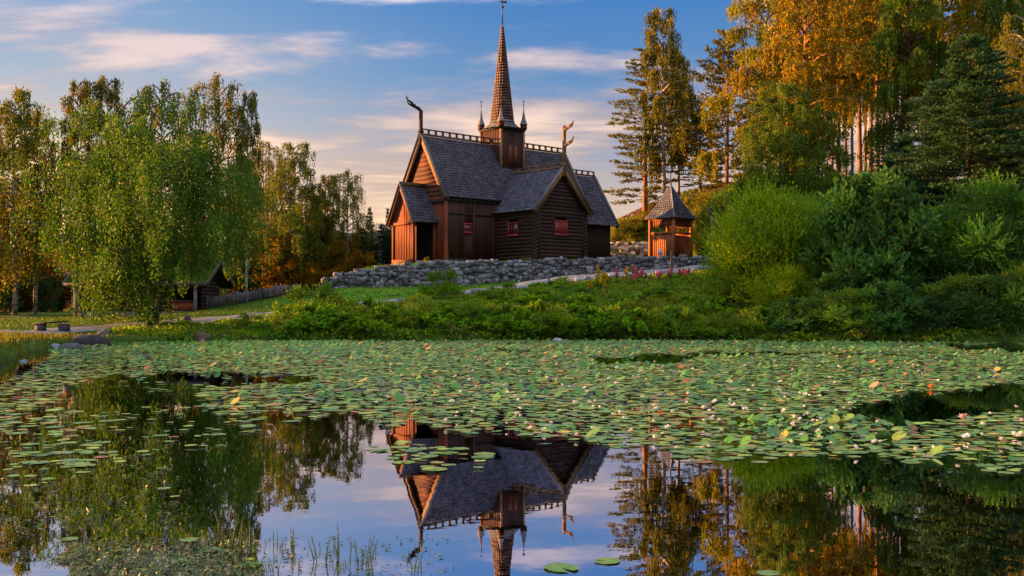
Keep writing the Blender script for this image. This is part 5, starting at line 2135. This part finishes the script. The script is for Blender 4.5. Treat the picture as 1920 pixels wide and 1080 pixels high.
def build_flowers():
    r = random.Random(17)
    G1 = 'yellow goldenrod plants on the slope'
    for i, (px, py, D) in enumerate([(1122, 500, 69), (1131, 510, 68.5), (1138, 516, 68), (1118, 522, 67.5), (1107, 540, 66), (1136, 538, 66), (1174, 500, 70), (1127, 528, 67)]):
        spike_plant('goldenrod', px, D, max(.9, Z_(py - 4, D) - gz(X_(px, D), D)), i, (.55, .40, .02), 0, 'tall yellow goldenrod flowering on the slope below the wall', 'flower', G1)
    G2 = 'pink fireweed plants on the slope'
    for i, (px, py, D) in enumerate([(1187, 496, 69), (1193, 502, 69.5), (1199, 512, 69), (1204, 508, 70), (1213, 520, 69), (1188, 516, 68), (1157, 505, 69), (1236, 525, 69), (1260, 512, 70), (1256, 520, 69), (1282, 530, 69), (1288, 534, 68.5), (1294, 536, 69), (1275, 528, 69)]):
        spike_plant('fireweed', px, D, max(.8, Z_(py - 4, D) - gz(X_(px, D), D)), 50 + i, (.50, .16, .26) if i % 4 else (.35, .22, .20), 0, 'tall pink fireweed flowering beside the gravel path below the bell house', 'flower', G2)


build_flowers()


# ------------------------------------------------------------------ water lilies
def in_poly(P, x, y):
    return sd_poly(P, x, y) < 0


def w2p(x, y):
    return CX + F * x / y, HY + CAMH * F / y


def pad_density(px, py):
    """how thickly the lily pads cover the water, by the stretch of pond they lie on"""
    lo = np.interp(px, [-600, 0, 120, 250, 380, 470, 600, 700, 830, 1000, 1150, 1230, 1330, 1480, 1560, 1700, 1800, 1920, 2600],
                   [800, 790, 760, 745, 770, 775, 778, 788, 806, 818, 838, 842, 866, 862, 852, 866, 862, 898, 930])
    lo = lo + 5 * np.sin(px * .045) + 3 * np.sin(px * .13)
    d = np.where(py < lo, .93, 0.0)
    left = px < 620
    d = np.where(left & (py < lo), np.interp(px, [0, 300, 620], [.62, .72, .93]), d)

    def hole(P, val=0.0):
        nonlocal d
        wob = 5 * np.sin(px * .06 + py * .1)
        d = np.where(in_poly(P, px, py + wob * .5), val, d)
    hole([(125, 722), (210, 706), (330, 700), (480, 700), (600, 706), (585, 716), (490, 722), (380, 728), (370, 745), (430, 752), (300, 772), (150, 770), (110, 745)], .03)
    hole([(1580, 770), (1700, 738), (1790, 733), (1900, 720), (2300, 700), (2300, 770), (1900, 770), (1780, 785), (1700, 803), (1640, 792)], 0)
    hole([(1105, 672), (1200, 667), (1300, 661), (1500, 661), (1800, 666), (1800, 668), (1500, 665), (1330, 667), (1270, 681), (1120, 681)], 0)
    hole([(1745, 648), (1850, 645), (2400, 644), (2400, 660), (1920, 660), (1800, 655)], 0)
    hole([(925, 655), (1000, 655), (995, 659), (930, 659)], .1)
    hole([(250, 662), (330, 664), (330, 668), (250, 668)], .1)
    hole([(-400, 640), (60, 640), (100, 665), (60, 690), (0, 720), (-400, 760)], 0)
    # scattered strip of pads drifting on the left
    strip = in_poly([(180, 765), (560, 750), (600, 790), (460, 815), (380, 862), (250, 858), (120, 800)], px, py)
    d = np.where((d == 0) & strip, .16, d)
    strip2 = in_poly([(-300, 780), (140, 765), (260, 800), (220, 880), (60, 920), (-300, 930)], px, py)
    d = np.where((d == 0) & strip2, .30, d)
    strip3 = in_poly([(690, 838), (760, 830), (880, 845), (930, 858), (900, 880), (830, 888), (740, 868)], px, py)
    d = np.where((d == 0) & strip3, .50, d)
    d = np.where((d == 0) & (py > 880) & (py < 960) & (px < 430), .04, d)
    d = np.where((d == 0) & (py > 1005) & (px > 120) & (px < 470), .15, d)
    return d


def pad_protos():
    out = []
    r = random.Random(61)
    cols = [(.085, .20, .036), (.105, .21, .036), (.065, .17, .045), (.125, .205, .030), (.095, .19, .045), (.22, .20, .04), (.20, .10, .03)]
    for k in range(14):
        c = cols[k % 7]
        n = 26
        notch = .16
        V = [(0.0, 0, .008)]
        tilt = 0
        rads = (.5, .82, 1.0)
        wob = [r.uniform(-.03, .03) for _ in range(n + 1)]
        for ri, rad in enumerate(rads):
            for j in range(n + 1):
                a = notch + (2 * math.pi - 2 * notch) * j / n
                rr = rad * (1 + wob[j] * rad) * (1.0 if ri < 2 else 1)
                zz = .008 + (.014 * math.sin(a * 3 + k) + .012 * math.sin(a * 7 + 2 * k)) * rad * rad + (.02 if ri == 2 and k % 3 == 0 else 0)
                V.append((rr * math.cos(a), rr * math.sin(a), zz))
        Fc = []
        m = n + 1
        for j in range(n):
            Fc.append((0, 1 + j, 2 + j))
        F4 = []
        for ri in range(2):
            for j in range(n):
                a = 1 + ri * m + j
                F4.append((a, a + m, a + m + 1, a + 1))
        V = np.array(V)
        rad = np.hypot(V[:, 0], V[:, 1])
        col = np.array(c)[None] * (1.12 - .22 * rad[:, None]) * np.array([[r.uniform(.88, 1.12)] for _ in range(len(V))])
        edge = rad > .93
        col[edge] = col[edge] * [1.35, 1.0, .8]
        out.append(new_mesh('lily_pad', V, [Fc, F4], [M['pad']], col, True))
    return out


def flower_mesh(white=(.72, .70, .66), tipc=None, yc=(.7, .42, .03)):
    mb = MB()
    r = random.Random(3)
    for ring, (np_, ln, el) in enumerate([(8, 1.0, .35), (8, .85, .8), (6, .6, 1.15)]):
        for k in range(np_):
            a = 2 * math.pi * (k + ring * .5) / np_
            d = Vector((math.cos(a), math.sin(a), 0))
            s = Vector((-d.y, d.x, 0))
            up = Vector((0, 0, 1))
            p0 = d * .1 + up * .05
            p1 = d * (ln * .55 * math.cos(el)) + up * (ln * .55 * math.sin(el) + .05)
            p2 = d * (ln * math.cos(el * 1.15)) + up * (ln * math.sin(el * 1.15) + .05)
            c = r.uniform(.85, 1.1)
            mb.add([tuple(p0 - s * .06), tuple(p0 + s * .06), tuple(p1 + s * .2), tuple(p2), tuple(p1 - s * .2)], [(0, 1, 2, 3, 4)], tuple(v * c for v in (tipc if (tipc and ring == 0) else white)))
    mb.tube([(0, 0, .05), (0, 0, .25), (0, 0, .36)], [.16, .2, .1], 8, yc)
    ks = list(mb.F)
    return new_mesh('lily_flower', np.concatenate(mb.V), [mb.F[k] for k in ks], [M['petal']], np.concatenate(mb.C))


def build_lilies():
    rg = np.random.default_rng(77)
    st = .16
    xs = np.arange(-30, 46, st)
    ys = np.arange(5.5, 54, st)
    X, Y = np.meshgrid(xs, ys)
    x, y = X.ravel() + rg.uniform(-.10, .10, X.size), Y.ravel() + rg.uniform(-.10, .10, X.size)
    inside = sd_poly(POND, x, y) < -.15
    px, py = w2p(x, y)
    inside &= (px > -520) & (px < 2450) & (y > 5.6)
    x, y, px, py = x[inside], y[inside], px[inside], py[inside]
    d = pad_density(px, py)
    # patchy thinning
    pn = .5 + .5 * np.sin(x * .9 + 2.1 * np.sin(y * .5)) * np.cos(y * .8 + x * .35)
    d = d * np.where(py < 900, .88 + .17 * pn, 1)
    ok = rg.random(len(x)) < d
    x, y, px, py = x[ok], y[ok], px[ok], py[ok]
    n = len(x)
    rad = rg.uniform(.045, .088, n) + .05 * (rg.random(n) < .27)
    rad = np.where(py > 900, rad * .7, rad)
    # extra single pads seen in the open water
    extra = [(1052, 1066, .115), (1138, 1053, .085), (1440, 1076, .07), (905, 858, .13), (800, 856, .13), (837, 850, .14), (815, 881, .13), (772, 846, .12), (755, 868, .12), (860, 842, .12)]
    ex = [W_(a, b) for a, b, c in extra]
    x = np.r_[x, [e[0] for e in ex]]
    y = np.r_[y, [e[1] for e in ex]]
    rad = np.r_[rad, [c for *_, c in extra]]
    n = len(x)
    px, py = w2p(x, y)
    infr = (px > -20) & (px < 1940) & (py < 1090)
    vis = np.where(infr, rad * rad / y ** 3, 0)
    order = np.argsort(-vis)
    single = np.zeros(n, bool)
    single[order[:300]] = True
    lush = in_poly([(1350, 790), (1420, 780), (1560, 778), (1720, 800), (1700, 830), (1500, 836), (1400, 826)], px, py)
    raised = rg.random(n) < np.where(lush, .6, np.where(py < 760, .12, .03)) * (pad_density(px, py) > .7)
    raised |= (rg.random(n) < .25) & (py < 665) & (px < 700)
    rad = np.where(raised, rad * .72, rad)
    protos = pad_protos()
    for i in np.where(single)[0]:
        k = rg.integers(0, 5) + 7 * rg.integers(0, 2) if rg.random() < .9 else rg.integers(5, 7)
        o = link('lily_pad', protos[int(k)], loc=(x[i], y[i], .004 + rg.uniform(0, .006)), rotz=rg.uniform(0, 6.28), scale=(rad[i], rad[i] * rg.uniform(.88, 1.05), rad[i]))
        if raised[i]:
            o.location.z += rad[i] * .45
            o.rotation_euler = (rg.uniform(-.6, .6), rg.uniform(-.5, .5), rg.uniform(0, 6.28))
        qx, qy = px[i], py[i]
        if 680 < qx < 950 and qy > 822:
            lab, grp = 'round green lily pad in the small loose cluster over the mirrored church', 'lily pads over the mirrored church'
        elif 1000 < qx < 1500 and qy > 1030:
            lab, grp = 'lone lily pad floating in open water at the lower edge of the picture', 'lone floating lily pads'
        elif qx < 620:
            lab, grp = 'thin scattered lily pad drifting on the dark water at the left', 'scattered lily pads on the left water'
        elif qx > 1240:
            lab, grp = 'green lily pad on the near right edge of the lily field', 'lily pads along the right front edge'
        else:
            lab, grp = 'green lily pad on the near middle edge of the lily field', 'lily pads along the middle front edge'
        tag(o, lab, 'lily pad', grp)
    # the rest as one mass
    m = np.where(~single)[0]
    k = len(m)
    ns = 9
    a = rg.uniform(0, 6.28, (k, 1)) + np.linspace(.2, 6.083, ns)[None, :]
    rr = rad[m][:, None] * rg.uniform(.92, 1.06, (k, ns))
    lx, ly = rr * np.cos(a), rr * np.sin(a) * rg.uniform(.85, 1, (k, 1))
    tiltx = rg.normal(0, .035, (k, 1))
    tilty = rg.normal(0, .035, (k, 1))
    big = raised[m][:, None]
    tiltx = np.where(big, rg.uniform(-.7, .7, (k, 1)), tiltx)
    tilty = np.where(big, rg.uniform(-.75, .15, (k, 1)), tilty)
    lz = lx * tiltx - ly * tilty + .012 + np.abs(rg.normal(0, .008, (k, 1))) + np.where(big, rad[m][:, None] * .55, 0)
    lz = np.maximum(lz, .004)
    # a tenth centre-vertex gives the pad its dish and notch
    V = np.stack([x[m][:, None] + lx, y[m][:, None] + ly, lz], 2)
    cen = np.stack([x[m], y[m], lz.mean(1) - .004], 1)[:, None, :]
    V = np.concatenate([V, cen], 1).reshape(-1, 3)
    Fp = np.arange(k)[:, None] * (ns + 1) + np.arange(ns + 1)[None, :]
    base = np.array([[.105, .205, .026], [.140, .215, .022], [.060, .165, .036], [.165, .215, .024]])[rg.integers(0, 4, k)]
    odd = rg.random(k)
    base[odd < .05] = [.26, .20, .03]
    base[(odd >= .05) & (odd < .085)] = [.22, .08, .025]
    base[(odd >= .085) & (odd < .11)] = [.20, .17, .12]
    base[raised[m] & (odd > .11)] = [.045, .14, .020]
    base = base * rg.uniform(.75, 1.35, (k, 1)) * 1.2
    me = new_mesh('lily_pads', V, [Fp], [M['pad']], np.repeat(base, ns + 1, axis=0))
    tag(link('lily_field', me), 'wide carpet of small green water lily pads covering the far part of the pond', 'lily pads', kind='stuff')

    # flowers
    fm = flower_mesh()
    fb = flower_mesh((.66, .62, .50))
    fo = flower_mesh((.60, .12, .03), (.66, .22, .04), (.6, .35, .02))
    fp = flower_mesh((.55, .32, .34), (.62, .52, .52))
    big = [(1489, 788), (1811, 826), (1844, 803), (1641, 836), (970, 782), (1417, 812), (1252, 808), (1163, 780), (894, 730), (1340, 758), (1376, 764), (1290, 742), (1556, 712), (1544, 668), (1230, 772), (1900, 820), (1914, 822), (1228, 766),
           (1463, 720), (1572, 690), (1500, 742), (1510, 744), (1025, 712), (952, 740), (1078, 760), (1106, 760), (1156, 692), (1142, 714), (1096, 732), (847, 757), (1760, 718), (1866, 663), (1650, 695), (1396, 772), (1320, 770)]
    for i, (a, b) in enumerate(big):
        X0, Y0 = W_(a, b)
        s = rg.uniform(.055, .075)
        o = link('water_lily_flower', fm if i % 4 else fb, loc=(X0, Y0, .03), rotz=rg.uniform(0, 6), scale=(s, s, s * 1.1))
        o.rotation_euler = (rg.uniform(-.4, .4), rg.uniform(-.4, .4), rg.uniform(0, 6))
        tag(o, 'white water lily flower open among the green pads', 'water lily', 'white water lily flowers')
    cnt = 0
    while cnt < 200:
        a, b = rg.uniform(640, 1920), 645 + 215 * rg.random() ** 1.4
        if a < 700 and rg.random() < .5:
            continue
        if pad_density(np.array([a]), np.array([b]))[0] < .7:
            continue
        X0, Y0 = W_(a, b)
        s = rg.uniform(.035, .05)
        z = .03 + rg.uniform(0, .05)
        o = link('water_lily_flower', fb if rg.random() < .3 else fm, loc=(X0, Y0, z), scale=(s, s, s * 1.1))
        o.rotation_euler = (rg.uniform(-.5, .5), rg.uniform(-.5, .5), rg.uniform(0, 6))
        tag(o, 'white water lily flower open among the green pads', 'water lily', 'white water lily flowers')
        cnt += 1
    for a, b, me_, s, lab in [(1748, 730, fo, .13, 'orange red water lily flower at the edge of the right dark water'),
                              (1806, 788, fp, .11, 'pale pink water lily in the dark water on the right'),
                              (1918, 795, fp, .09, 'pink water lily cut by the right edge'),
                              (1669, 682, fo, .07, 'small orange water lily in the right part of the field')]:
        X0, Y0 = W_(a, b)
        tag(link('water_lily_flower', me_, loc=(X0, Y0, .02), rotz=1.0, scale=(s, s, s)), lab, 'water lily')


build_lilies()


def build_waterplants():
    rg = np.random.default_rng(91)
    protos = []
    for k in range(6):
        mb = MB()
        r = random.Random(k)
        h = r.uniform(.07, .13)
        nst = 1 + k % 3
        for s in range(nst):
            ox, oy = (0, 0) if s == 0 else (r.uniform(-.03, .03), r.uniform(-.03, .03))
            hh = h * r.uniform(.7, 1)
            lx = r.uniform(-.04, .04)
            mb.tube([(ox, oy, -.03), (ox + lx * .5, oy, hh * .5), (ox + lx, oy, hh)], [.0022, .0018, .001], 4, (.06, .11, .02))
            n = int(hh / .011)
            for j in range(n):
                z = hh * (.12 + .88 * j / n)
                for q in range(4):
                    a = r.uniform(0, 6.28)
                    ln = .016 * (1.15 - j / n)
                    d = Vector((math.cos(a), math.sin(a), .45))
                    p = Vector((ox + lx * z / hh, oy, z))
                    t_ = Vector((-d.y, d.x, 0)) * .0028
                    c = r.uniform(.7, 1.4)
                    mb.add([tuple(p - t_), tuple(p + t_), tuple(p + d * ln)], [(0, 1, 2)], (.075 * c, .13 * c, .02 * c))
        ks = list(mb.F)
        protos.append(new_mesh('water_plant', np.concatenate(mb.V), [mb.F[q] for q in ks], [M['leaf']], np.concatenate(mb.C)))
    spots = []
    for _ in range(60):
        px = rg.choice([rg.uniform(380, 560), rg.uniform(520, 860), rg.uniform(560, 700), rg.uniform(430, 480)])
        py = rg.uniform(1018, 1079) if px > 500 else rg.uniform(990, 1078)
        spots.append((px, py, rg.uniform(.35, .85)))
    spots += [(636, 1046, 2.0), (635, 1048, 1.6), (596, 1052, 1.4), (612, 1054, 1.4), (470, 1040, 3.2), (432, 1030, 2.4), (416, 1035, 1.9), (480, 1044, 2.2), (688, 1062, 1.5), (686, 1064, 1.8), (520, 1016, 1.2), (547, 1034, 1.5), (656, 1066, 1.4), (700, 1074, 1.3), (775, 1076, 1.3), (790, 1078, 1.2)]
    for i, (px, py, s) in enumerate(spots):
        X0, Y0 = W_(px, py)
        o = link('water_plant', protos[i % 6], loc=(X0, Y0, 0), rotz=rg.uniform(0, 6.28), scale=(s, s, s))
        if s >= 2.4:
            tag(o, 'tallest dark water plant sprig at the lower left of the picture' if s > 3 else 'second tallest dark water plant sprig left of the tallest one', 'water plant')
        else:
            tag(o, 'small green sprig standing up from the water at the near edge', 'water plant', 'green sprigs in the near water')
    # floating leaf scraps and weed
    n = 5200
    px = np.r_[rg.uniform(120, 480, n // 2), rg.uniform(-200, 330, n // 4), rg.uniform(380, 850, n // 4)]
    py = np.r_[1010 + rg.beta(1.6, 1, n // 2) * 75, rg.uniform(800, 1000, n // 4), rg.uniform(1005, 1085, n // 4)]
    keep = rg.random(len(px)) < np.r_[np.ones(n // 2), np.full(n // 4, .55), np.full(n // 4, .16)]
    px, py = px[keep], py[keep]
    y = CAMH * F / (py - HY)
    x = (px - CX) / F * y
    x = x + .05 * np.sin(y * 9)
    C = np.c_[x, y, np.full(len(x), .006) + rg.uniform(0, .006, len(x))]
    c = np.where(rg.random((len(x), 1)) < .5, np.array([[.09, .14, .035]]), np.array([[.07, .075, .03]])) * rg.uniform(.5, 1.5, (len(x), 1))
    V, Fq, Cc = leaves(C, np.where(py > 1000, .05, .065), rg, c, .22, flat=.93)
    V[:, 2] = np.maximum(V[:, 2], .003)
    me = new_mesh('floating_weed', V, [Fq], [M['pad']], Cc)
    tag(link('floating_weeds', me), 'thin floating weed and leaf scraps on the near left water', 'weeds', kind='stuff')


build_waterplants()
